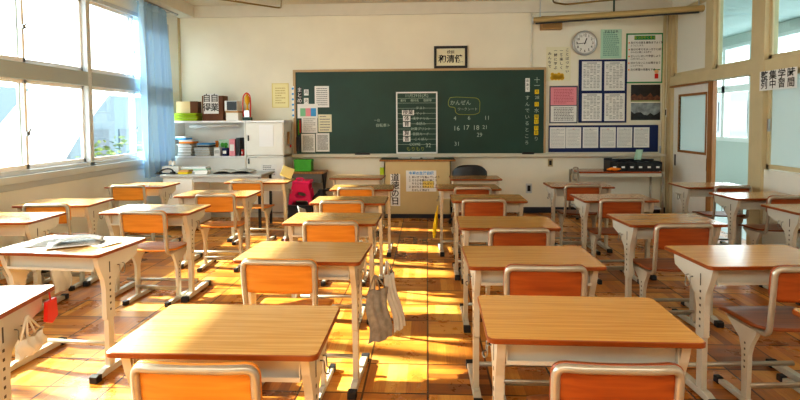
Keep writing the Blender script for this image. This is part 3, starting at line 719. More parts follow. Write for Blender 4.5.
# framed calligraphy
a, b2 = at(434, 45.5, 1, YF - .01), at(467.3, 68, 1, YF - .01)
w, h = b2.x - a.x, a.z - b2.z - .01
fc = thing('framed_calligraphy', 'black framed brush calligraphy resting above the blackboard', 'picture', ((a.x + b2.x) / 2, YF - .003, zb1 + .037))
MB().box(-w / 2 + .03, w / 2 - .03, -.012, 0, .03, h - .03).build('paper', M['cream'], fc)
e = .036; MB().box(-w / 2, w / 2, -.028, 0, h - e, h).box(-w / 2, w / 2, -.028, 0, 0, e).box(-w / 2, -w / 2 + e, -.028, 0, e, h - e).box(w / 2 - e, w / 2, -.028, 0, e, h - e).build('frame', M['black'], fc, .003)
join_text(fc, 'lettering', M['ink'], [('和清健', 0, -.0135, h * .40, .122, {'bold': .02}), ('校訓', 0, -.0135, h * .72, .055, {'bold': .01})])
# certificate
sheet(271.8, 83.4, 289.0, 107.6, 'certificate', 'pale yellow certificate with printed border between cabinet and blackboard', 'paper', mat('certificate_paper', '#efe7b4', .8), lines=7, lm=mat('faint_print', '#c9b67c', .8), border=.012, bcol=mat('certificate_border', '#e3d48c', .8), margin=.2)
# ------------------------------------------------------------------ right end of the front wall
t, w, h = sheet(546.3, 47, 570.4, 81.2, 'rule_poster', 'white poster with columns of black writing and yellow figures, right of the blackboard', 'poster', M['cream'])
join_text(t, 'lettering', M['ink'], vtext('ことばづかい', w * .36, -.005, h * .40, .062, .05, bold=.01) + vtext('一番楽しく', w * .12, -.005, h * .38, .062, .05, bold=.01) + vtext('一緒に学ぶ', -w * .12, -.005, h * .38, .062, .05, bold=.01) + vtext('みんなで', -w * .36, -.005, h * .30, .062, .05, bold=.01))
q = MB()
for k in range(4): q.lathe([(.028, -.005), (.028, -.003)], (-w * .24 + k * w * .13, 0, -h * .30 - .012 * (k % 2)), 1, 12).lathe([(.035, -.005), (.03, -.003)], (-w * .24 + k * w * .13, 0, -h * .40), 1, 12)
q.build('yellow_figures', M['gold'], t)
# clock
a = at(584.1, 43.4, 1, YF); r = abs(at(596.6, 43.4, 1, YF).x - a.x)
ck = thing('wall_clock', 'round silver-rimmed wall clock above the notices', 'clock', (a.x, YF - .002, a.z))
MB().lathe([(r * .9, 0), (r, -.015), (r, -.035), (r * .93, -.045), (r * .84, -.042), (r * .83, -.03)], (0, 0, 0), 1, 40).build('case', M['silver'], ck)
MB().lathe([(r * .84, -.0305), (r * .84, -.033)], (0, 0, 0), 1, 40, smooth=False).build('dial', M['white'], ck)
q = MB()
for k in range(60):
    A = k * PI / 30; M4 = Matrix.Rotation(A, 4, 'Y'); q.box(-.0015, .0015, -.035, -.0335, r * .76, r * .80, 0, M4)
q.build('minute_marks', M['ink'], ck)
join_text(ck, 'numerals', M['ink'], [(str(k), r * .63 * math.sin(k * PI / 6), -.0345, r * .63 * math.cos(k * PI / 6), .052, {'bold': .01}) for k in range(1, 13)])
for (ang, l, wd, nm) in ((22, .42, .006, 'hour_hand'), (264, .66, .004, 'minute_hand')):
    MB().box(-wd, wd, -.038, -.036, -r * .1, r * l, 0, Matrix.Rotation(math.radians(ang), 4, 'Y')).build(nm, M['ink'], ck)
# mint sheet
t, w, h = sheet(600.8, 29.5, 621.3, 58.5, 'lunch_chart', 'pale mint green timetable sheet beside the clock', 'paper', M['mint'], lines=12, lw=.35, lm=mat('green_print', '#5f8f86', .8), titles=(('学習予定表', 0, .42, .04, M['ink']),))
# green poster
t, w, h = sheet(626.3, 33.5, 662.5, 83, 'guideline_poster', 'large white poster with green border and rows of writing, under the screen case', 'poster', M['white'], border=.02, bcol=M['green'])
MB().box(-w * .28, w * .28, -.007, -.003, h * .37, h * .45).build('title_panel', M['green'], t)
join_text(t, 'title', M['yellow'], [('五つのやくそく', 0, -.0085, h * .41, .045)])
join_text(t, 'lettering', M['ink'], [(s, -w * .38, -.0055, h * (.31 - .135 * k), .036, {'align': 'LEFT', 'bold': .012}) for k, s in enumerate(('友だちの話を最後までよく聞く', '自分の考えをはっきりと話す', '正しいしせいで学習しよう', '分からないことは聞き合う', '次の時間の用意をする'))] + [(s, -w * .38, -.0055, h * (.255 - .135 * k), .030, {'align': 'LEFT', 'bold': .006}) for k, s in enumerate(('ようにします。', 'みんなに聞こえる声で', '心がけましょう。', 'ことができる'))])
q = MB()
for k in range(5): q.lathe([(.011, -.0055), (.011, -.003)], (-w * .42, 0, h * (.31 - .135 * k)), 1, 10)
q.build('bullets', M['orange'], t)
q = MB(); q.lathe([(.03, -.006), (.03, -.003)], (w * .33, 0, -h * .27), 1, 14, 0).box(w * .33 - .025, w * .33 + .025, -.006, -.003, -h * .27 - .10, -h * .27 - .03, 1).box(w * .33 - .05, w * .33 + .05, -.005, -.003, -h * .27 + .02, -h * .27 + .035, 2)
q.build('child_drawing', [mat('skin_print', '#e8b78a', .8), M['red'], M['green']], t)
# navy board with four timetables
t, w, h = sheet(578.8, 59.8, 626, 122.6, 'notice_board', 'navy notice board holding four printed charts', 'board', M['navy'], th=.012)
for (u0, v0, u1, v1, lab) in ((582, 61.5, 601.5, 90.5, 'upper left'), (604.5, 61.5, 624.5, 90.5, 'upper right'), (582, 93.5, 601.5, 121, 'lower left'), (604.5, 93.5, 624.5, 121, 'lower right')):
    s_, a_, b_ = sheet(u0, v0, u1, v1, 'printed_chart', 'white printed chart at the %s of the navy notice board' % lab, 'paper', M['white'], YF - .017, group='charts on the navy notice board')
    q = MB()
    rnd = random.Random(u0)
    for c in range(5):
        for r_ in range(16):
            if rnd.random() < .85: q.box(-a_ * .42 + c * a_ * .17, -a_ * .42 + c * a_ * .17 + a_ * (.09 + .07 * rnd.random()), -.0042, -.003, b_ * (.38 - .052 * r_) - b_ * .008, b_ * (.38 - .052 * r_) + b_ * .008)
    q.box(-a_ * .25, a_ * .25, -.0042, -.003, b_ * .43, b_ * .455); q.build('printed_text', mat('chart_print', '#85888e', .8), s_)
# pink + white sheet
t, w, h = sheet(549.5, 86, 577.4, 123.2, 'pin_board', 'thin dark backing sheet holding a pink and a white notice', 'board', mat('grey_backing', '#5d6270', .7), th=.004)
sheet(550.7, 87.4, 576.4, 105, 'pink_notice', 'pink notice sheet right of the blackboard', 'paper', M['pink'], YF - .008, lines=10, lm=mat('pink_print', '#c26a7c', .8), lw=.4)
sheet(550.7, 106, 576.4, 122, 'white_notice', 'white notice sheet under the pink one', 'paper', M['white'], YF - .008, lines=9, lw=.4)
# photo posters
for (v0, v1, lab, c1, c2, c3) in ((84.8, 101.6, 'dark photographic poster under the green-bordered poster, upper one', '#2b2320', '#7a4a32', '#93a36a'), (103, 120, 'dark mountain photo poster, lower one', '#9aa6ab', '#23272b', '#3b3a36')):
    t, w, h = sheet(631, v0, 660, v1, 'photo_poster', lab, 'poster', mat('photo_' + c1[1:], c1, .35, noise=.6, nscale=12))
    q = MB(); rnd = random.Random(v0); pts = [(-w / 2, -h / 2)] + [(-w / 2 + w * i / 9, -h * .5 + h * (.25 + .28 * rnd.random())) for i in range(10)] + [(w / 2, -h / 2)]
    q.prism(pts, 1, -.0045, -.003).build('landscape', mat('photo_' + c2[1:], c2, .4, noise=.6, nscale=25), t)
    MB().box(-w / 2, w / 2, -.0055, -.003, -h * .5, -h * .42).build('caption_strip', mat('photo_' + c3[1:], c3, .5), t)
# long navy board with six sheets
t, w, h = sheet(548.6, 125.5, 657.5, 151.8, 'notice_board', 'long navy notice board with six white sheets above the red-topped table', 'board', M['navy'], th=.012)
names = ['leftmost', 'second from left', 'third from left', 'third from right', 'second from right', 'rightmost']
for i, (u0, u1) in enumerate(((66, 118), (120, 170), (176, 227), (234, 285), (290, 340), (346, 397))):
    s_, a_, b_ = sheet(530 + u0 / 3.333, 127.3 + 0.0 * i, 530 + u1 / 3.333, 148.2 - .15 * i, 'printed_sheet', 'white printed sheet, %s on the long navy board' % names[i], 'paper', M['white'], YF - .017, lines=13, lw=.3, lm=mat('pale_print', '#b3b6ba', .8) if i == 0 else bpy.data.materials['pale_print'], group='sheets on the long navy board', margin=.1)
    MB().box(-.012, .012, -.0045, -.003, b_ * .40, b_ * .42).build('heading', M['red' if i % 2 else 'inkgrey'], s_)
# switches, outlet, conduit, thermometer
def wallbox(px0, py0, px1, py1, name, label, cat, th, m, inner):
    a, b2 = at(px0, py0, 1, YF), at(px1, py1, 1, YF); w, h = abs(b2.x - a.x), abs(a.z - b2.z)
    t = thing(name, label, cat, ((a.x + b2.x) / 2, YF - .001, (a.z + b2.z) / 2)); MB().box(-w / 2, w / 2, -th, 0, -h / 2, h / 2).build('plate', m, t, .002)
    MB().box(-w / 4, w / 4, -th - .004, -th, -h / 3.3, h / 3.3).build('insert', inner, t)
wallbox(547.8, 159, 552.6, 166.5, 'light_switch', 'small brass-coloured switch plate under the chalk tray', 'switch', .012, mat('brass_plate', '#b0a27a', .4), M['black'])
wallbox(525.8, 183.5, 531.8, 193, 'wall_outlet', 'grey power outlet low on the front wall', 'outlet', .01, M['alu'], M['black'])
wallbox(661.8, 108, 666, 117, 'thermostat_box', 'small white control box right of the photo posters', 'switch', .03, M['white'], M['black'])
wallbox(659, 146, 663.5, 155, 'wall_intercom', 'small dark control box at the right end of the front wall', 'switch', .02, M['alu'], M['grime'])
a, b2 = at(531.3, 20, 1, YF), at(531.3, 71, 1, YF)
o = MB().tube([(a.x, YF - .012, b2.z + .02), (a.x, YF - .012, ZB)], .012, 8).build('conduit_pipe', M['wall_white']); tag(o, 'thin white conduit running up the wall above the blackboard', 'pipe')
a = at(668.5, 60, 1, YF - .1)
for k, dx in enumerate((0,)):
    o = MB().tube([(a.x - .05, YF - .08, .0), (a.x - .05, YF - .08, ZB - .002)], .022, 10).build('wall_pipe', M['trimwood']); tag(o, 'cream vertical pipe in the right front corner', 'pipe')
# wooden speaker box behind the screen case
a, b2 = at(541.5, 16, 1, YF - .12), at(562.5, 29, 1, YF - .12)
sp = thing('wall_speaker', 'brown wooden wall speaker half hidden by the screen case', 'speaker', ((a.x + b2.x) / 2, YF - .005, b2.z)); w = (b2.x - a.x) / 2; h = a.z - b2.z
h = min(h, .3)
MB().box(-w, w, -.11, 0, 0, h).build('cabinet', mat('speaker_wood', '#b08a54', .5, noise=.1), sp, .004); MB().box(-w + .02, w - .02, -.116, -.11, .02, h - .02).build('grille', mat('speaker_cloth', '#9c7c50', .9, noise=.2, nscale=200), sp)
# ------------------------------------------------------------------ projector screen case hung from the ceiling
zs = 2.90
A = at(533, 20.5, 2, zs); B = at(707.5, 8, 2, zs)
A = A + (B - A) * ((XL * 0 + 0)); 
if A.y > YF - .16: 
    # keep the far end clear of the wall: slide the whole case down its own sight lines
    zs = 2.82; A = at(533, 20.5, 2, zs); B = at(707.5, 8, 2, zs)
if A.y > YF - .16:
    f_ = (YF - .16) / A.y; A = Vector((A.x * f_, A.y * f_, H + (A.z - H) * f_)); B = Vector((B.x * f_, B.y * f_, H + (B.z - H) * f_))
sc = thing('projector_screen_case', 'long tan roll-up screen case hanging diagonally across the right front corner', 'screen', tuple((A + B) / 2))
mid = (A + B) / 2; d = (B - A); L = d.length / 2; ang = math.atan2(d.y, d.x); sc.rotation_euler = (0, 0, ang)
oct_ = [(.048 * math.cos(k * PI / 6), .044 * math.sin(k * PI / 6)) for k in range(12)]
MB().prism([(p_[0], p_[1]) for p_ in oct_], 0, -L, L).build('case', M['screencase'], sc, .003)
MB().box(-L + .04, L - .10, -.052, -.02, -.062, -.044).build('screen_bottom_bar', M['black'], sc)
for s_ in (-1, 1): MB().prism([(p_[0] * 1.15, p_[1] * 1.15) for p_ in oct_], 0, s_ * L - .012, s_ * L + .012).build('end_cap', M['alu'], sc)
MB().tube([(-.02, 0, .04), (-.02, 0, ZC - mid.z)], .012, 8).build('hanger', M['darkgreen'], sc); MB().tube([(L - .1, 0, .04), (L - .1, 0, ZC - mid.z)], .008, 8).build('hanger', M['alu'], sc); MB().tube([(-L + .1, 0, .04), (-L + .1, 0, ZC - mid.z)], .008, 8).build('hanger', M['alu'], sc)
# bronze rail loops under the ceiling
def rail(pts, label, z=3.03):
    P = [at(px, py, 2, z) for px, py in pts]; P = [Vector((p_.x, min(p_.y, YF - .12), z)) for p_ in P]
    t = thing('ceiling_rail', label, 'rail', tuple(P[0][:2]) + (z,)); o = P[0]
    Q = [p_ - o for p_ in P]; MB().tube(fillet(Q, .09, 5), .012, 8).build('tube', M['brass'], t)
    for q_ in (Q[0].lerp(Q[1], .5), Q[-1].lerp(Q[-2], .3)): MB().tube([q_, q_ + Vector((0, 0, ZC - z))], .006, 6).build('hanger', M['brass'], t)
rail([(185, -6), (281, 8.2), (281.5, 0), (281.5, -14)], 'bent bronze rail under the ceiling above the cabinets')
rail([(552, -10), (553.5, 2.5), (566, 4.5), (600, 1), (660, -4)], 'bent bronze rail under the ceiling above the screen case')
# ------------------------------------------------------------------ curtain and rod
xc = XL + .13
a, b2 = at(141, 5, 0, xc), at(172, 10, 0, xc); c, d = at(147, 166, 0, xc), at(176.5, 172, 0, xc)
zt, zb = 2.925, .66
def cur(u, v):
    y0 = 6.64 + (6.71 - 6.64) * v; y1 = 7.34 + (7.50 - 7.34) * v
    k = abs(v - .45); y0 += .02 * math.sin(v * 5); 
    y = y0 + (y1 - y0) * u; amp = .042 + .028 * v
    x = xc + amp * math.sin(u * 2 * PI * 6 + 1.1 * math.sin(v * 2.2 + u * 7)) * (.75 + .35 * math.sin(u * 11 + 1)) + .012 * math.sin(u * 37 + v * 4)
    return (x, y, zt + (zb - zt) * v)
ct = thing('window_curtain', 'light blue pleated curtain gathered at the end of the windows', 'curtain', (xc, 7.0, zt))
MB().grid(lambda u, v: (lambda p_: (p_[0] - xc, p_[1] - 7.0, p_[2] - zt))(cur(u, v)), 130, 24).build('cloth', M['curtain'], ct)
MB().grid(lambda u, v: (lambda p_: (p_[0] - xc + .004, p_[1] - 7.0, p_[2] - zt))(cur(u, v * .035)), 130, 2).build('heading_tape', M['curtain'], ct, solid=.004)
rd = thing('curtain_rod', 'grey curtain rod under the beam above the windows', 'rod', (xc, 3, zt + .022))
MB().tube([(0, -4.5, 0), (0, 4.66, 0)], .013, 10).build('rod', M['silver'], rd); MB().lathe([(.013, 4.64), (.022, 4.65), (.022, 4.69), (.008, 4.70)], (0, 0, 0), 1, 12).build('finial', M['silver'], rd)
for yy in (-3, 0, 2.4, 4.55): MB().tube([(0, yy, 0), (-.13, yy, .0)], .008, 6).build('bracket', M['silver'], rd)

# ------------------------------------------------------------------ lectern
yl = 7.52
a, b2 = at(378.2, 159.5, 1, yl - .03), at(454.4, 162.5, 1, yl - .03); c, d = at(384, 165, 1, yl), at(451, 165, 1, yl)
zl = a.z; lw = (b2.x - a.x) / 2; bw_ = (d.x - c.x) / 2; cxl = (c.x + d.x) / 2
lt = thing('lectern', 'beige teacher lectern with dark green top under the timetable board', 'lectern', (cxl, yl, 0))
MB().box(-bw_, bw_, 0, .02, .06, zl - .03).box(-bw_, -bw_ + .02, 0, .36, .06, zl - .03).box(bw_ - .02, bw_, 0, .36, .06, zl - .03).build('body', M['lectern'], lt, .004)
MB().box(-bw_ + .02, bw_ - .02, .02, .36, .38, .40).build('shelf', M['lectern'], lt)
MB().box(-bw_, bw_, .005, .36, 0, .06).build('plinth', M['basedark'], lt)
tp = MB().box(-lw, lw, -.03, .39, zl - .03, zl - .004).build('top', M['brown'], lt, .004); MB().box(-lw + .01, lw - .01, -.02, .38, zl - .004, zl).build('top_covering', M['darkgreen'], lt)
a, b2 = at(390.2, 174, 1, yl), at(400.3, 206, 1, yl)
w, h = (b2.x - a.x), a.z - b2.z
t = thing('day_sign', 'white vertical sign with four black characters on the lectern', 'sign', ((a.x + b2.x) / 2, yl - .002, b2.z))
MB().box(-w / 2, w / 2, -.003, 0, 0, h).build('sheet', M['white'], t); join_text(t, 'lettering', M['ink'], vtext('道徳の日', 0, -.0045, h * .875, h * .245, .118, bold=.012))
a, b2 = at(406, 170.5, 1, yl), at(436.3, 191.5, 1, yl); w, h = (b2.x - a.x), a.z - b2.z
t = thing('goal_poster', 'white poster with blue heading and numbered lines on the lectern', 'poster', ((a.x + b2.x) / 2, yl - .002, b2.z))
MB().box(-w / 2, w / 2, -.003, 0, 0, h).build('sheet', M['white'], t)
join_text(t, 'heading', M['blue'], [('今週の生活目標', 0, -.0045, h * .86, .05, {'bold': .03})])
MB().box(w * .05, w * .42, -.0042, -.003, h * .17, h * .5).build('highlight', mat('yellow_highlight', '#f3d979', .8), t)
join_text(t, 'lettering', M['ink'], [(s, -w * .42, -.005, h * (.68 - .155 * k), .036, {'align': 'LEFT', 'bold': .015}) for k, s in enumerate(('１ あいさつを進んでしよう', '２ ろうかを静かに歩こう', '　 そうじをがんばろう', '３ 友だちとなかよくしよう', '　 たのしく学ぼう'))])
# papers and binder on the lectern
for (px, lab, dz, sx, sy, rz) in ((404, 'loose white papers on the lectern, left pile', 0, .08, .07, .2), (416, 'small white handout on top of the lectern, middle', .0, .06, .06, -.2), (428, 'clear file folder on the lectern, right', .0, .08, .07, .1)):
    a = at(px, 159, 1, yl + .15); t = thing('paper_pile', lab, 'paper', (a.x, yl + .16, zl + .001), rz, 'papers on the lectern')
    for k in range(4): MB().box(-sx, sx, -sy, sy, .004 * k, .004 * k + .003, 0, Matrix.Rotation(.08 * (k - 1), 4, 'Z')).build('sheet', M['white'] if k % 2 else M['news'], t)
o = MB().box(-.03, .03, -.002, .0, 0, .12).build('note_slip', M['lime'], loc=(at(380, 175, 1, yl + .2).x, yl + .33, at(382, 175, 1, yl + .2).z)); tag(o, 'yellow-green slip sticking out at the left side of the lectern', 'paper')
o.location = (cxl - bw_ - .03, yl + .02, at(382, 176, 1, yl)[2])
# black office chair behind the farthest right desk
xo = at(469, 170, 1, 7.0).x
oc = thing('office_chair', 'black office chair with rounded back beyond the farthest right-hand desk', 'chair', (xo, 7.05, 0))
def obk(u, v):
    x = (u - .5) * .46; z = .50 + v * .31; e_ = abs(u - .5) * 2; z -= (.09 * e_ ** 4) * v; x *= 1 - .10 * v
    return (x, -.16 - .05 * (1 - e_ ** 2) + .03 * v, z)
MB().grid(obk, 14, 10).build('backrest', M['black'], oc, solid=.05)
MB().prism(rrect(.44, .42, .08), 2, .40, .46).build('seat', M['black'], oc, .015)
MB().tube([(0, 0, .08), (0, 0, .40)], .028, 10).build('gas_column', M['silver'], oc); MB().tube([(0, -.05, .40), (0, -.2, .42), (0, -.20, .56)], .018, 8).build('back_support', M['black'], oc)
for k in range(5):
    A5 = k * 2 * PI / 5 + .3; lg = MB().tube([(0, 0, .09), (.26 * math.cos(A5), .26 * math.sin(A5), .055)], [.025, .015], 8).build('leg', M['black'], oc)
    MB().lathe([(.024, -.015), (.027, 0), (.024, .015)], (.26 * math.cos(A5), .26 * math.sin(A5), .027), 0, 12).build('caster', M['rubber'], lg)

# ------------------------------------------------------------------ red-topped table with file bins
yr = 7.46
a, b2 = at(576, 171.3, 1, yr), at(666, 171, 1, yr); zt = a.z
rt = thing('side_table', 'red-topped metal table against the front wall under the navy boards', 'table', ((a.x + b2.x) / 2, yr, 0)); w = (b2.x - a.x) / 2
MB().box(-w + .05, w - .06, 0, .46, zt - .03, zt - .005).build('table_top', M['redwood'], rt, .003)
MB().box(-w + .05, w - .05, .01, .03, zt - .075, zt - .03).box(-w + .05, w - .05, .43, .45, zt - .075, zt - .03).build('apron', M['metal'], rt)
for sx in (-1, 1):
    for sy in (.02, .42):
        lg = MB().tube([(sx * (w - .03), sy, .01), (sx * (w - .03), sy, zt - .01)], .016, 8).build('leg', M['tube'], rt); 
        MB().tube([(sx * (w - .03), sy, 0), (sx * (w - .03), sy, .025)], .02, 8).build('rubber_foot', M['rubber'], lg)
MB().box(-w + .03, w - .03, .03, .41, .14, .155).build('lower_shelf', M['alu'], rt)
MB().tube(fillet([(-w + .02, .03, zt - .12), (-w - .03, .03, zt - .12), (-w - .03, .03, zt + .05), (-w + .04, .03, zt + .05), (-w + .04, .03, zt - .02)], .03, 4), .012, 8).build('side_handle', M['tube'], rt)
for k in range(6):
    a = at(613.5 + k * 8.6, 172, 1, yr + .12); t = thing('file_bin', 'black plastic file bin with white label, %s in the row of six' % ['leftmost', 'second from left', 'third from left', 'third from right', 'second from right', 'rightmost'][k], 'bin', (a.x, yr + .22, zt - .004), 0, 'black file bins on the side table')
    hw = .058; hh = .15 + .012 * (k == 0)
    MB().box(-hw, hw, -.14, -.136, 0, hh * .75).box(-hw, hw, .136, .14, 0, hh).box(-hw, -hw + .004, -.14, .14, 0, hh * .85).box(hw - .004, hw, -.14, .14, 0, hh * .85).box(-hw, hw, -.14, .14, 0, .004).build('bin_body', M['black'], t)
    MB().box(-.022, .022, -.142, -.14, .04, .065).build('label_card', M['white'], t)
    MB().box(-hw + .012, hw - .012, -.12, .12, .006, hh * .8).build('paper_stack', M['grime'] if k % 2 else M['black'], t)
a = at(614, 170.5, 1, yr + .02); o = MB().tube([(-.09, 0, .02), (-.03, .0, .03), (.04, 0, .022), (.1, 0, .03)], [.012, .022, .022, .01], 8).build('cloth_strap', M['orange'], loc=(a.x, yr + .04, zt + .0)); tag(o, 'orange pouch lying before the black file bins', 'pouch')
a = at(640, 160, 1, yr + .2); o = MB().grid(lambda u, v: (-.05 + .1 * u + .03 * v, .02 * math.sin(u * 3), v * .15 - .0 * u), 6, 6).build('folded_paper', M['mint'], loc=(a.x - .02, yr + .24, zt + .135), solid=.002); tag(o, 'mint green paper sticking up from the file bins', 'paper')

# ------------------------------------------------------------------ sign on the corridor window
a, b2 = at(759.6, 72, 0, XR - .04), at(797, 66.5, 0, XR - .04); zlo = at(760, 91, 0, XR - .04).z
sg = thing('hanging_sign', 'white sheet with four black character blocks hung on the corridor window', 'sign', (XR - .036, (a.y + b2.y) / 2, zlo)); w = abs(a.y - b2.y) / 2; h = a.z - zlo
MB().box(-.002, .002, -w, w, 0, h).build('sheet', M['white'], sg)
it = []
for k, (s1, s2) in enumerate((('整', '列'), ('集', '中'), ('学', '習'), ('時', '間'))):
    yk = w * (.72 - .48 * k); it += [(s1, -.0035, yk, h * .72, h * .52, {'face': 'right', 'bold': .015, 'squash': 1.15}), (s2, -.0035, yk, h * .27, h * .48, {'face': 'right', 'bold': .015, 'squash': 1.15})]
join_text(sg, 'lettering', M['ink'], it)

# ------------------------------------------------------------------ white cabinets in the left front corner
yc0 = 7.54
P = lambda px, py, y=yc0: at(px, py, 1, y)
xr1 = P(284.2, 150).x; xm = P(246.3, 150).x; xl0 = XL + .06; ztop = P(246, 120.5).z; zs1 = P(246, 156.2).z; yb_ = YF - .055
cb = thing('storage_cabinet', 'white steel cabinet with two doors beside the blackboard', 'cabinet', ((xm + xr1) / 2, yc0, 0)); hw = (xr1 - xm) / 2; dp = yb_ - yc0
MB().box(-hw, hw, .02, dp, 0, .05).box(-hw, -hw + .02, .0, dp, .05, ztop - .03).box(hw - .02, hw, 0, dp, .05, ztop - .03).box(-hw, hw, dp - .01, dp, .05, ztop - .03).box(-hw, hw, 0, dp, .05, .07).box(-hw, hw, 0, dp, zs1 - .015, zs1 + .01).build('carcass', M['cabinet'], cb)
MB().box(-hw, hw + .01, -.012, dp, ztop - .03, ztop).build('cabinet_top', M['aluwhite'], cb, .003)
for (z0, z1, hz) in ((.08, zs1 - .02, zs1 - .11), (zs1 + .016, ztop - .036, zs1 + .22)):
    dr = MB().box(-hw + .012, hw - .012, -.016, 0, z0, z1).build('door', M['cabinet'], cb, .004)
    MB().box(-hw + .03, -hw + .05, -.026, -.016, hz, hz + .08).build('handle', M['black'], dr, .002)
# sheets on the doors
sheet(259, 125, 273.5, 146.5, 'door_notice', 'plain white rounded sheet on the upper cabinet door', 'paper', M['aluwhite'], yc0 - .018)
sheet(261, 164.5, 277, 176, 'door_notice', 'white printed sheet on the lower cabinet door', 'paper', M['white'], yc0 - .018, lines=6, lw=.4)
a = at(287.5, 137, 0, xr1 + .002)
o = MB().box(0, .004, -.06, .06, -.09, .09).build('wall_charm', M['cardboard'], loc=(xr1 + .0115, yc0 + .2, P(290, 138, yc0 + .2).z)); tag(o, 'small tan paper decoration on the side of the white cabinet', 'decoration')
o = MB().lathe([(.022, 0), (.024, .01), (.01, .018)], (0, 0, 0), 0, 12).build('red_magnet', M['red'], loc=(xr1 + .0105, yc0 + .3, P(292, 146, yc0 + .3).z)); tag(o, 'red round magnet on the side of the white cabinet', 'magnet')
# open shelf unit
sh = thing('shelf_cabinet', 'white cabinet with an open compartment full of papers beside the curtain', 'cabinet', ((xl0 + xm) / 2 - .002, yc0, 0)); hw = (xm - xl0) / 2 - .004
MB().box(-hw, hw, .02, dp, 0, .05).box(-hw, -hw + .02, 0, dp, .05, ztop - .03).box(hw - .02, hw, 0, dp, .05, ztop - .03).box(-hw, hw, dp - .01, dp, .05, ztop - .03).box(-hw, hw, 0, dp, .05, .07).build('carcass', M['cabinet'], sh)
MB().box(-hw + .02, hw - .02, 0, dp - .01, zs1 - .02, zs1).build('shelf_board', M['aluwhite'], sh)
MB().box(-hw, hw, -.012, dp, ztop - .03, ztop).build('cabinet_top', M['aluwhite'], sh, .003)
for k in (0, 1): 
    dr = MB().box(-hw + .012 + k * (hw - .012), 0 + k * (hw - .012), -.016 + .0 * k, -.002, .08, zs1 - .028).build('sliding_door', M['cabinet'], sh, .003); MB().box(-.03 + k * (hw - .012) if k else -hw + .03, 0 + k * (hw - .042) if k else -hw + .05, -.02, -.016, .35, .43).build('handle', M['wire'], dr)
cxs = (xl0 + xm) / 2
TOPS = {}
def stack(px, py_b, w_, d_, n_, m_list, label, name='paper_stack', y=None, h_each=.018, base=None, cat='papers', jig=.012):
    yy = y or yc0 + .16; a = at(px, py_b, 1, yy); zz = base if base is not None else a.z
    t = thing(name, label, cat, (a.x, yy, zz + .0015)); rnd = random.Random(int(px * 7))
    z_ = 0
    for k in range(n_):
        hh = h_each * (.7 + .6 * rnd.random()); MB().box(-w_ / 2, w_ / 2, -d_ / 2, d_ / 2, z_, z_ + hh - .001, 0, Matrix.Translation((rnd.uniform(-jig, jig), rnd.uniform(-jig, jig) * .5, 0)) @ Matrix.Rotation(rnd.uniform(-.06, .06), 4, 'Z')).build('layer', M[m_list[k % len(m_list)]], t, .002)
        z_ += hh
    TOPS[label] = zz + .0015 + z_
    return t
stack(188.5, 156, .195, .27, 9, ['news', 'white'], 'thick stack of grey newspapers in the open compartment, left one', base=zs1)
stack(189, 141, .20, .22, 2, ['orange', 'white'], 'orange and white folders on top of the newspaper stack', base=TOPS['thick stack of grey newspapers in the open compartment, left one'] + .002, h_each=.022)
stack(206, 156, .22, .27, 7, ['news', 'alu'], 'stack of grey folders in the open compartment, right of the newspapers', base=zs1)
stack(206, 146, .20, .2, 3, ['grime', 'news', 'blue'], 'dark and blue folders on the grey folder stack', base=TOPS['stack of grey folders in the open compartment, right of the newspapers'] + .002)
stack(183, 130, .16, .2, 2, ['blue', 'aluwhite'], 'pale blue file lying at the left, on top of the papers in the open compartment', base=TOPS['orange and white folders on top of the newspaper stack'] + .002, h_each=.03)
def upright(px, w_, h_, d_, m_, label, name='upright_box', cat='box', base=None, extra=None, y=None):
    yy = y or yc0 + .16; a = at(px, 150, 1, yy); t = thing(name, label, cat, (a.x, yy, (zs1 if base is None else base) + .001))
    MB().box(-w_ / 2, w_ / 2, -d_ / 2, d_ / 2, 0, h_).build('body', M[m_], t, .004)
    if extra: extra(t, w_, h_, d_)
    return t
def lab_(m2): return lambda t, w_, h_, d_: MB().box(-w_ * .35, w_ * .35, -d_ / 2 - .002, -d_ / 2, h_ * .3, h_ * .7).build('label_card', M[m2], t)
upright(219.5, .09, .12, .2, 'white', 'short white box in the open compartment', extra=lab_('news'))
upright(227, .075, .11, .2, 'navy', 'short navy blue box in the open compartment', extra=lab_('white'))
upright(234.5, .085, .24, .2, 'pink', 'tall pink-striped file box in the open compartment', 'file_box', extra=lab_('white'))
upright(240.5, .06, .26, .2, 'black', 'tall black file box in the open compartment', 'file_box', extra=lab_('grime'))
upright(243.8, .022, .09, .16, 'red', 'thin red box at the right end of the open compartment', extra=lab_('white'))
upright(217, .04, .21, .03, 'orange', 'orange pouch standing in the open compartment', 'pouch', 'pouch', y=yc0 + .36, extra=lab_('orange'))
upright(224.5, .16, .23, .012, 'mint', 'pale sheet with a green clover drawing in the open compartment', 'clover_card', 'card', y=yc0 + .285, extra=lambda t, w_, h_, d_: [MB().lathe([(.03, -.009), (.03, -.006)], (sx * .025, 0, .13 + sz * .025), 1, 12).build('leaf', M['greenbox'], t) for sx in (-1, 1) for sz in (-1, 1)])
o = MB().tube([(-.36, 0, 0), (.36, .02, .02)], .02, 10).build('rolled_poster', M['white'], loc=(cxs + .02, yc0 + .16, ztop - .085)); tag(o, 'long white poster roll lying across the top of the open compartment', 'poster')
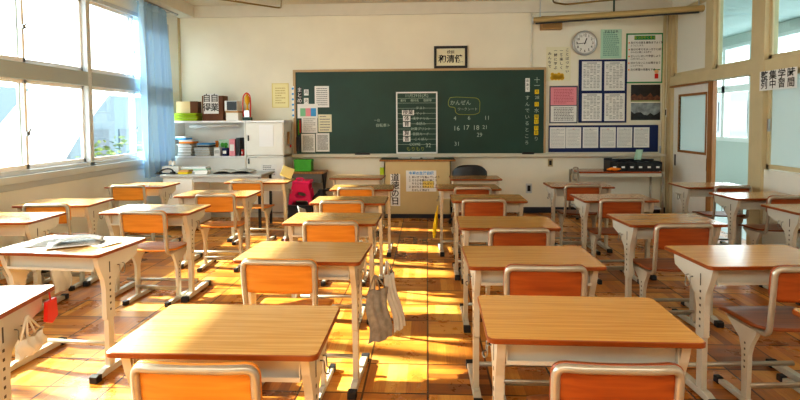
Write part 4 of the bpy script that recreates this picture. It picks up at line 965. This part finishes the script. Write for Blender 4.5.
# on top of the cabinets
def onTop(px): return at(px, 118, 1, yc0 + .18).x
o = thing('stacked_trays', 'stack of lime green plastic trays on the cabinet beside the curtain', 'tray', (onTop(187.5), yc0 + .18, ztop + .001))
for k in range(3):
    w_, d_ = .26, .16
    MB().prism(rrect(2 * w_ * .77, 2 * d_, .03), 2, k * .038, k * .038 + .008).prism(rrect(2 * w_ * .82, 2 * d_ * 1.05, .03), 2, k * .038 + .026, k * .038 + .034).prism(rrect(2 * w_ * .78, 2 * d_ * .99, .03), 2, k * .038 + .008, k * .038 + .026).build('tray', M['lime'], o, .003)
t = thing('cardboard_box', 'open tan cardboard box standing on the lime green trays', 'box', (onTop(189), yc0 + .18, ztop + .112), .12)
MB().box(-.15, .15, -.09, .09, 0, .17).build('carton', mat('pale_card', '#dcc79c', .8), t, .003); MB().box(.15, .156, -.092, .092, 0, .17).box(.05, .156, -.096, -.09, 0, .172).build('side_flap', M['brownbox'], t)
t = thing('saying_box', 'brown box bearing a white sheet with four brushed characters on the cabinet', 'box', (onTop(215.5), yc0 + .18, ztop + .001), 0)
MB().box(-.155, .155, -.10, .10, 0, .36).build('box_body', M['brownbox'], t, .003)
MB().box(-.13, .09, -.108, -.101, .10, .385, 0).build('sheet', M['white'], t)
join_text(t, 'lettering', M['ink'], [('自', .035, -.1095, .32, .125, {'bold': .012}), ('業', .035, -.1095, .185, .125, {'bold': .012}), ('自', -.08, -.1095, .32, .125, {'bold': .012}), ('得', -.08, -.1095, .185, .125, {'bold': .012})])
t = thing('small_carton', 'white carton with tan lid and dark opening on the cabinet', 'box', (onTop(233), yc0 + .15, ztop + .001), 0)
MB().box(-.06, .12, -.09, .09, 0, .115).build('carton', M['cabinet'], t, .003); MB().box(-.065, .125, -.1, .1, .115, .135).build('lid', M['cardboard'], t, .002)
t = thing('speaker_cube', 'white-sided box with a black front stacked on the tan-lidded carton', 'box', (onTop(233), yc0 + .15, ztop + .138), 0)
MB().box(-.085, .10, -.07, .07, 0, .15).build('case', M['white'], t, .003); MB().box(-.05, .095, -.073, -.070, .012, .14).build('black_front', M['black'], t)
# trophy
t = thing('trophy', 'slim red and gold trophy with green base on the cabinet', 'trophy', (onTop(248), yc0 + .16, ztop + .001))
MB().box(-.055, .055, -.05, .05, 0, .045).build('base', M['darkgreen'], t, .003); MB().box(-.04, .04, -.035, .035, .045, .15).build('plaque_block', M['silver'], t, .003)
MB().lathe([(.03, .15), (.012, .18), (.012, .22), (.035, .27), (.04, .33), (.02, .36), (.006, .40)], (0, 0, 0), 2, 14).build('figure', M['gold'], t)
MB().tube(fillet([(-.05, -.03, .05), (-.058, -.03, .22), (-.05, -.02, .36), (0, -.01, .41), (.05, -.02, .36), (.058, -.03, .22), (.05, -.03, .05)], .03, 4), .009, 6).build('red_ribbon', M['red'], t)
# ------------------------------------------------------------------ teacher desk, grey
a, b2 = at(157, 179.5, 2, .69), at(259.5, 177.5, 2, .69)
xt0, xt1, yt0 = -3.38, b2.x, 6.58
td = thing('teacher_desk', 'long grey-topped teacher desk before the white cabinets', 'desk', ((xt0 + xt1) / 2, yt0, 0)); w = (xt1 - xt0) / 2; TZ = .715
MB().box(-w, w, 0, .58, TZ - .035, TZ).build('desk_top', M['greytop'], td, .006)
MB().box(-w + .02, -w + .42, .03, .55, .06, TZ - .035).build('drawer_pedestal', M['cabinet'], td, .004)
MB().box(-w + .42, w - .03, .53, .545, .25, TZ - .035).build('modesty_panel', M['cabinet'], td)
for k in range(3): MB().box(-w + .03, -w + .41, .012, .03, .08 + k * .20, .26 + k * .20).build('drawer', M['cabinet'], td, .003)
for sy in (.05, .53): MB().box(w - .06, w - .03, sy - .015, sy + .015, 0, TZ - .035).build('leg', M['black'], td)
MB().box(-w + .42, w - .06, .02, .035, TZ - .095, TZ - .035).build('front_rail', M['greytop'], td)
for sy in (.05, .53): MB().box(-w + .03, -w + .06, sy - .015, sy + .015, 0, .06).build('leg', M['black'], td)
def onD(px, py=170): p_ = at(px, py, 2, TZ); return p_
def sd(px, dy): return (at(px, 175, 1, yt0 + dy).x, yt0 + dy, TZ + .001)
t = thing('headphones', 'black cable and headset lying at the left end of the teacher desk', 'headset', sd(166, .12))
MB().tube([(.09 * math.cos(k * PI / 10), .09 * math.sin(k * PI / 10) * .6, .012 + .05 * math.sin(k * PI / 10)) for k in range(0, 11)], .010, 8).build('headband', M['black'], t)
for s_ in (-1, 1): MB().lathe([(.032, 0), (.036, .012), (.03, .03)], (s_ * .09, 0, 0), 2, 14).build('ear_pad', M['black'], t)
MB().tube([(-.12 + .02 * k, -.05 + .03 * math.sin(k * 1.3), .006) for k in range(16)], .005, 6).build('cable', M['black'], t)
t = thing('tissue_box', 'white open box at the left end of the teacher desk', 'box', sd(172.5, .32)); MB().box(-.11, .11, -.06, .06, 0, .085).build('carton', M['white'], t, .004); MB().grid(lambda u, v: (-.05 + .1 * u, .03 * math.sin(u * 6), .085 + .06 * v + .015 * math.sin(u * 9)), 10, 4).build('tissue', M['white'], t)
stack(185.5, 175, .13, .13, 2, ['yellow', 'cardboard'], 'yellow envelopes on the teacher desk', y=yt0 + .14, base=TZ, h_each=.02)
stack(202.5, 175, .16, .13, 2, ['white', 'white'], 'white booklets on the teacher desk right of the yellow envelopes', y=yt0 + .12, base=TZ, h_each=.022)
stack(196, 172, .34, .16, 3, ['aluwhite', 'mint'], 'flat pale file trays at the back of the teacher desk', y=yt0 + .40, base=TZ, h_each=.022)
t = thing('newspaper', 'open grey newspaper spread on the right end of the teacher desk', 'newspaper', sd(234, .25), .1)
MB().grid(lambda u, v: (-.26 + .52 * u, -.15 + .3 * v, .012 + .022 * abs(math.sin(u * PI * 2)) + .003 * k), 20, 4).build('page', M['news'], t, solid=.004)
t2 = MB().box(-.23, .18, -.12, .14, 0, .008).build('lower_pages', M['grime'], t)
# ------------------------------------------------------------------ corner by the blackboard: stand, green box, stool
yk = 7.60
a, b2 = at(293.5, 172, 1, yk), at(321.5, 167.5, 1, yk + .3); zk = a.z + .0
st = thing('wooden_stand', 'old brown-topped stand with dark metal legs between cabinet and lectern', 'stand', ((a.x + b2.x) / 2 + .02, yk, 0)); w = .24
MB().box(-w, w, 0, .36, zk - .03, zk).build('stand_top', M['brown'], st, .003)
MB().box(-w + .03, w - .03, .02, .34, zk - .16, zk - .03).build('tray', mat('dull_grey_steel', '#6c675c', .5), st)
for sx in (-1, 1):
    MB().prism([(.03, zk - .03), (.33, zk - .03), (.2, zk - .22), (.19, .03), (.34, 0), (.02, 0), (.15, .03), (.14, zk - .22)], 0, sx * (w - .02) - .014, sx * (w - .02) + .014).build('leg', M['grime'], st)
t = thing('green_box', 'bright green box on the brown-topped stand under the blackboard', 'box', (at(303.5, 165, 1, yk + .12).x, yk + .14, zk + .001)); MB().box(-.125, .125, -.08, .08, 0, .165).build('box_body', M['greenbox'], t, .004); MB().box(-.129, .129, -.084, .084, .14, .172).build('lid', M['greenbox'], t, .003)
# crate below the stool
ysl = 7.28
xs = at(301.8, 190, 1, ysl).x; zst = at(301, 203.5, 1, ysl).z
cr = thing('dark_crate', 'dark grey crate of rubbish bags under the pink stool', 'crate', (xs - .0, ysl, 0))
MB().box(-.17, .17, -.15, .15, 0, zst - .03).build('crate_body', M['grime'], cr, .01)
MB().box(-.18, .18, -.16, .16, zst - .03, zst - .001).build('rim', M['black'], cr, .004)
o = MB().grid(lambda u, v: (-.05 + .11 * u + .04 * v, -.195 - .012 * math.sin(u * 5), -.0 - .17 * v - .05 * u), 8, 6).build('paper_bag', M['news'], loc=(xs + .03, ysl, zst + .0), solid=.003); tag(o, 'crumpled newspaper hanging over the dark crate', 'paper')
sl = thing('step_stool', 'hot pink plastic folding stool on a dark crate', 'stool', (xs, ysl, zst + .001))
sl.scale = (1.0, 1, 1); hS = at(301, 178.5, 1, ysl).z - zst
prof = []
def sidepanel(y_):
    q = MB(); zt_ = hS - .05; n_ = 20
    outer = [(-.155, 0), (-.105, 0), (-.09, .05), (.09, .05), (.105, 0), (.155, 0), (.12, zt_), (-.12, zt_)]
    # outer panel with an oval opening, made as a ring of quads
    cz, ra, rb = .13, .08, .04; ring, inn = [], []
    for k in range(n_):
        A0 = 2 * PI * k / n_; c_, s_ = math.cos(A0), math.sin(A0); inn.append((ra * c_, cz + rb * s_))
        t_ = min(.12 / max(abs(c_), 1e-6), (.075 if s_ > 0 else .075) / max(abs(s_), 1e-6)); ring.append((t_ * c_, cz + t_ * s_))
    for (ya, m_) in ((y_ - .006, 0), (y_ + .006, 0)):
        q.add([(x_, ya, z_) for x_, z_ in ring] + [(x_, ya, z_) for x_, z_ in inn], [(k, (k + 1) % n_, n_ + (k + 1) % n_, n_ + k) for k in range(n_)])
    q.add([(x_, y_ - .006, z_) for x_, z_ in inn] + [(x_, y_ + .006, z_) for x_, z_ in inn], [(k, (k + 1) % n_, n_ + (k + 1) % n_, n_ + k) for k in range(n_)])
    q.box(-.12, .12, y_ - .007, y_ + .007, .204, zt_)
    q.prism([(-.165, 0), (-.115, 0), (-.10, .056), (-.12, .205), (-.135, .205)], 1, y_ - .007, y_ + .007).prism([(.165, 0), (.115, 0), (.10, .056), (.12, .205), (.135, .205)], 1, y_ - .007, y_ + .007)
    return q
sidepanel(-.10).build('front_panel', M['hotpink'], sl); sidepanel(.10).build('rear_panel', M['hotpink'], sl)
MB().box(-.14, .14, -.115, .115, hS - .06, hS - .02).build('stool_top', M['hotpink'], sl, .008)
MB().tube(fillet([(-.05, -.1, hS - .03), (-.045, -.1, hS + .015), (.045, -.1, hS + .015), (.05, -.1, hS - .03)], .02, 4), .009, 8).build('carry_handle', M['hotpink'], sl)
o = thing('floor_bag', 'dark grey bag slumped on the floor right of the pink stool', 'bag', (at(321, 200, 1, 7.3).x, 7.3, 0))
MB().lathe([(.10, 0), (.14, .06), (.15, .2), (.11, .34), (.05, .40), (.03, .44)], (0, 0, 0), 2, 14).build('bag_body', M['grime'], o); MB().tube([(.04, 0, .42), (.10, -.02, .44), (.16, 0, .43)], .02, 8).build('bag_strap', M['black'], o)
# yellow book leaning on the far desk
dk = DESK['L25']; bx_ = thing('yellow_book', 'pale yellow book standing tilted at the right end of a far desk', 'book', (dk.location.x + .345, dk.location.y + .02, DH + .012), .45)
MB().box(-.07, .07, -.006, .006, 0, .13, 0, Matrix.Rotation(-.45, 4, 'X') @ Matrix.Rotation(.45, 4, 'Y')).build('cover', mat('pale_yellow_cover', '#dccf8e', .7), bx_, .002)
bx_.location = (dk.location.x + .30, dk.location.y - .03, DH + .045)

# ------------------------------------------------------------------ things on and at the desks
def sheetD(key, dx, dy, rz, w_, d_, label, name='worksheet', mt='white', z=0):
    d_k = DESK[key]; R_ = Matrix.Rotation(d_k.rotation_euler.z, 4, 'Z') @ Vector((dx, dy, 0))
    t = thing(name, label, 'paper', (d_k.location.x + R_.x, d_k.location.y + R_.y, DH + .001 + z), rz)
    MB().grid(lambda u, v: ((u - .5) * w_, (v - .5) * d_, .0015 + .012 * max(0, u - .75) * math.sin(v * 3)), 8, 6).build('page', M[mt], t, solid=.0015)
    q = MB(); rnd = random.Random(int(dx * 1000))
    for k in range(9): q.box(-w_ * .4, -w_ * .4 + w_ * rnd.uniform(.4, .7), d_ * (.38 - .09 * k) - .002, d_ * (.38 - .09 * k) + .001, .0024, .0030)
    q.build('printed_text', M['inkgrey'], t)
sheetD('L22', -.10, .03, .25, .30, .21, 'large grey printed sheet on the glaring white-lit desk', mt='news')
sheetD('L22', .02, -.01, .55, .26, .18, 'second printed sheet overlapping on the white-lit desk', mt='white', z=.005)
sheetD('L22', .16, .03, -.35, .19, .14, 'small white sheet at the right of the white-lit desk', mt='white')
t = thing('newspaper_fold', 'grey folded leaflet raised in the middle of the white-lit desk', 'paper', (DESK['L22'].location.x + .03, DESK['L22'].location.y + .02, DH + .014), .5)
MB().grid(lambda u, v: ((u - .5) * .24, (v - .5) * .14, .035 * math.sin(u * PI) * (1 - .3 * v)), 12, 4).build('page', M['news'], t, solid=.002)
def bag(key, side, dy, w_, h_, m_, label, name='tote_bag', swing=.08, th=.04, zt_=.555, off=.045, turn=0):
    d_k = DESK[key]; R_ = Matrix.Rotation(d_k.rotation_euler.z, 4, 'Z') @ Vector((side * (.293 * d_k.scale.x + off), dy, 0))
    t = thing(name, label, 'bag', (d_k.location.x + R_.x, d_k.location.y + R_.y, zt_ - h_ - .09), d_k.rotation_euler.z + turn)
    def f(sgn):
        def fn(u, v):
            z = v * h_; b_ = th * (.35 + .65 * math.sin(PI * min(1, (1 - v) * .9 + .05))) * math.sin(PI * min(max(u, .0), 1)) ** .5
            return (sgn * b_ / 2 + side * swing * (1 - v) + .004 * math.sin(u * 20 + v * 5), (u - .5) * w_ * (1 - .12 * v) + .01 * math.sin(v * 7), z + .006 * math.sin(u * 9))
        return fn
    MB().grid(f(1), 14, 12).grid(f(-1), 14, 12).build('bag_body', m_, t)
    for s_ in (-1, 1):
        MB().tube(fillet([(0, s_ * .02 - w_ * .25, h_ * .98), (-side * .01, -.01, h_ + .085), (0, s_ * .02 + w_ * .25, h_ * .98)], .02, 4), .0045, 6).build('strap', m_, t)
bag('LC2', 1, .02, .15, .27, M['tote'], 'grey mottled tote bag hanging from a desk hook by the centre aisle', off=.085, swing=.02, turn=-.85, zt_=.57, th=.035)
bag('LC2', 1, .17, .11, .30, M['totew'], 'long white cloth bag hanging outermost beside the grey tote bag', off=.13, swing=.07, turn=-.5, zt_=.61, th=.02)
bag('RC5', -1, .0, .10, .26, M['yellow'], 'yellow cloth bag hanging on the left side of a far right-hand desk', off=.03, swing=.03, zt_=.50)
bag('L33', 1, .10, .20, .22, M['totew'], 'white sack hanging under a window-side desk at left', 'drawstring_bag', off=.03, swing=.02, th=.09, zt_=.42)
bag('L33', -1, .16, .20, .24, M['black'], 'black school bag hanging at the far left edge', 'school_bag', off=-.45, swing=0, th=.10, zt_=.56)
def tagcard(key, side, dy, m_, label, w_=.06, h_=.10, zt_=.535):
    d_k = DESK[key]; R_ = Matrix.Rotation(d_k.rotation_euler.z, 4, 'Z') @ Vector((side * (.293 * d_k.scale.x + .040), dy, 0))
    t = thing('pouch', label, 'pouch', (d_k.location.x + R_.x, d_k.location.y + R_.y, zt_ - h_), d_k.rotation_euler.z)
    MB().prism([(-w_ / 2, .02), (0, 0), (w_ / 2, .02), (w_ * .4, h_), (-w_ * .4, h_)], 0, -.008, .008).build('pouch_body', m_, t, .004); MB().tube([(0, 0, h_), (-side * .004, 0, h_ + .03)], .003, 6).build('loop', m_, t)
tagcard('L21', 1, .15, M['red'], 'red felt pouch hanging at the side of the bottom left desk', .085, .10, .645)
bag('L21', 1, .0, .18, .07, M['totew'], 'pale cloth bag bulging under the red pouch, bottom left desk', 'cloth_bag', off=.05, swing=.0, th=.04, zt_=.645)
tagcard('RC1', 1, .05, M['red'], 'narrow red tag hanging at the right of the nearest right-hand desk', .03, .09)
tagcard('LC3', -1, -.12, M['pink'], 'small pink tag at the left of the third desk left of the aisle', .05, .06)

# ------------------------------------------------------------------ camera
cam = bpy.data.cameras.new('camera'); co = bpy.data.objects.new('camera', cam); C.objects.link(co)
cam.sensor_width = 36; cam.lens = F / 800 * 36; cam.shift_y = -(200 - CY) / 800; cam.clip_start = .05
m = Matrix.Identity(4)
for i in range(3): m[i][0] = RM[0][i]; m[i][1] = -RM[1][i]; m[i][2] = -RM[2][i]
m[2][3] = H; co.matrix_world = m
bpy.context.scene.camera = co
# ------------------------------------------------------------------ light
W = bpy.data.worlds.new('sky'); bpy.context.scene.world = W; W.use_nodes = True; nt = W.node_tree; bg = nt.nodes['Background']
bg.inputs['Color'].default_value = (.93, .97, 1.0, 1); bg.inputs['Strength'].default_value = 7.0
tcw = nt.nodes.new('ShaderNodeTexCoord'); dt = nt.nodes.new('ShaderNodeVectorMath'); dt.operation = 'DOT_PRODUCT'; dt.inputs[1].default_value = Vector((-.68, .66, .25)).normalized()
mrw = nt.nodes.new('ShaderNodeMapRange'); mrw.inputs['From Min'].default_value = .5; mrw.inputs['From Max'].default_value = 1; mrw.inputs['To Min'].default_value = 6; mrw.inputs['To Max'].default_value = 15
nt.links.new(tcw.outputs['Generated'], dt.inputs[0]); nt.links.new(dt.outputs['Value'], mrw.inputs['Value']); nt.links.new(mrw.outputs['Result'], bg.inputs['Strength'])
s = bpy.data.lights.new('sun', 'SUN'); so = bpy.data.objects.new('sun', s); C.objects.link(so); s.energy = 32; s.angle = .02; s.color = (1, .90, .74)
dirv = Vector((1.0, -.22, -.672)); so.rotation_euler = dirv.to_track_quat('-Z', 'Y').to_euler(); so.location = (-8, 6, 8)
def area(name, loc, rot, sx, sy, e, col=(1, 1, 1), portal=False):
    l = bpy.data.lights.new(name, 'AREA'); l.shape = 'RECTANGLE'; l.size = sx; l.size_y = sy; l.energy = e; l.color = col
    if portal: l.cycles.is_portal = True
    o = bpy.data.objects.new(name, l); C.objects.link(o); o.location = loc; o.rotation_euler = rot; return o
area('window_portal', (XL - .2, 3.1, 1.85), (0, -PI / 2, 0), 1.9, 9.4, 1, portal=True)
area('corridor_portal', (XC + .15, 6.2, 1.9), (0, PI / 2, 0), 1.8, 15.6, 1, portal=True)
area('rear_room_light', (0, -.6, 2.9), (math.radians(38), 0, 0), 5.5, 1.0, 90, (1, .95, .86))  # added fill behind the camera to brighten the front wall, no actual fixture
sc_ = bpy.context.scene
sc_.view_settings.view_transform = 'Standard'; sc_.view_settings.exposure = -.05; sc_.view_settings.look = 'Medium High Contrast'
sc_.cycles.use_denoising = True; sc_.cycles.max_bounces = 8; sc_.cycles.diffuse_bounces = 5; sc_.cycles.sample_clamp_indirect = 6; sc_.cycles.transparent_max_bounces = 12
sc_.cycles.caustics_reflective = False; sc_.cycles.caustics_refractive = False
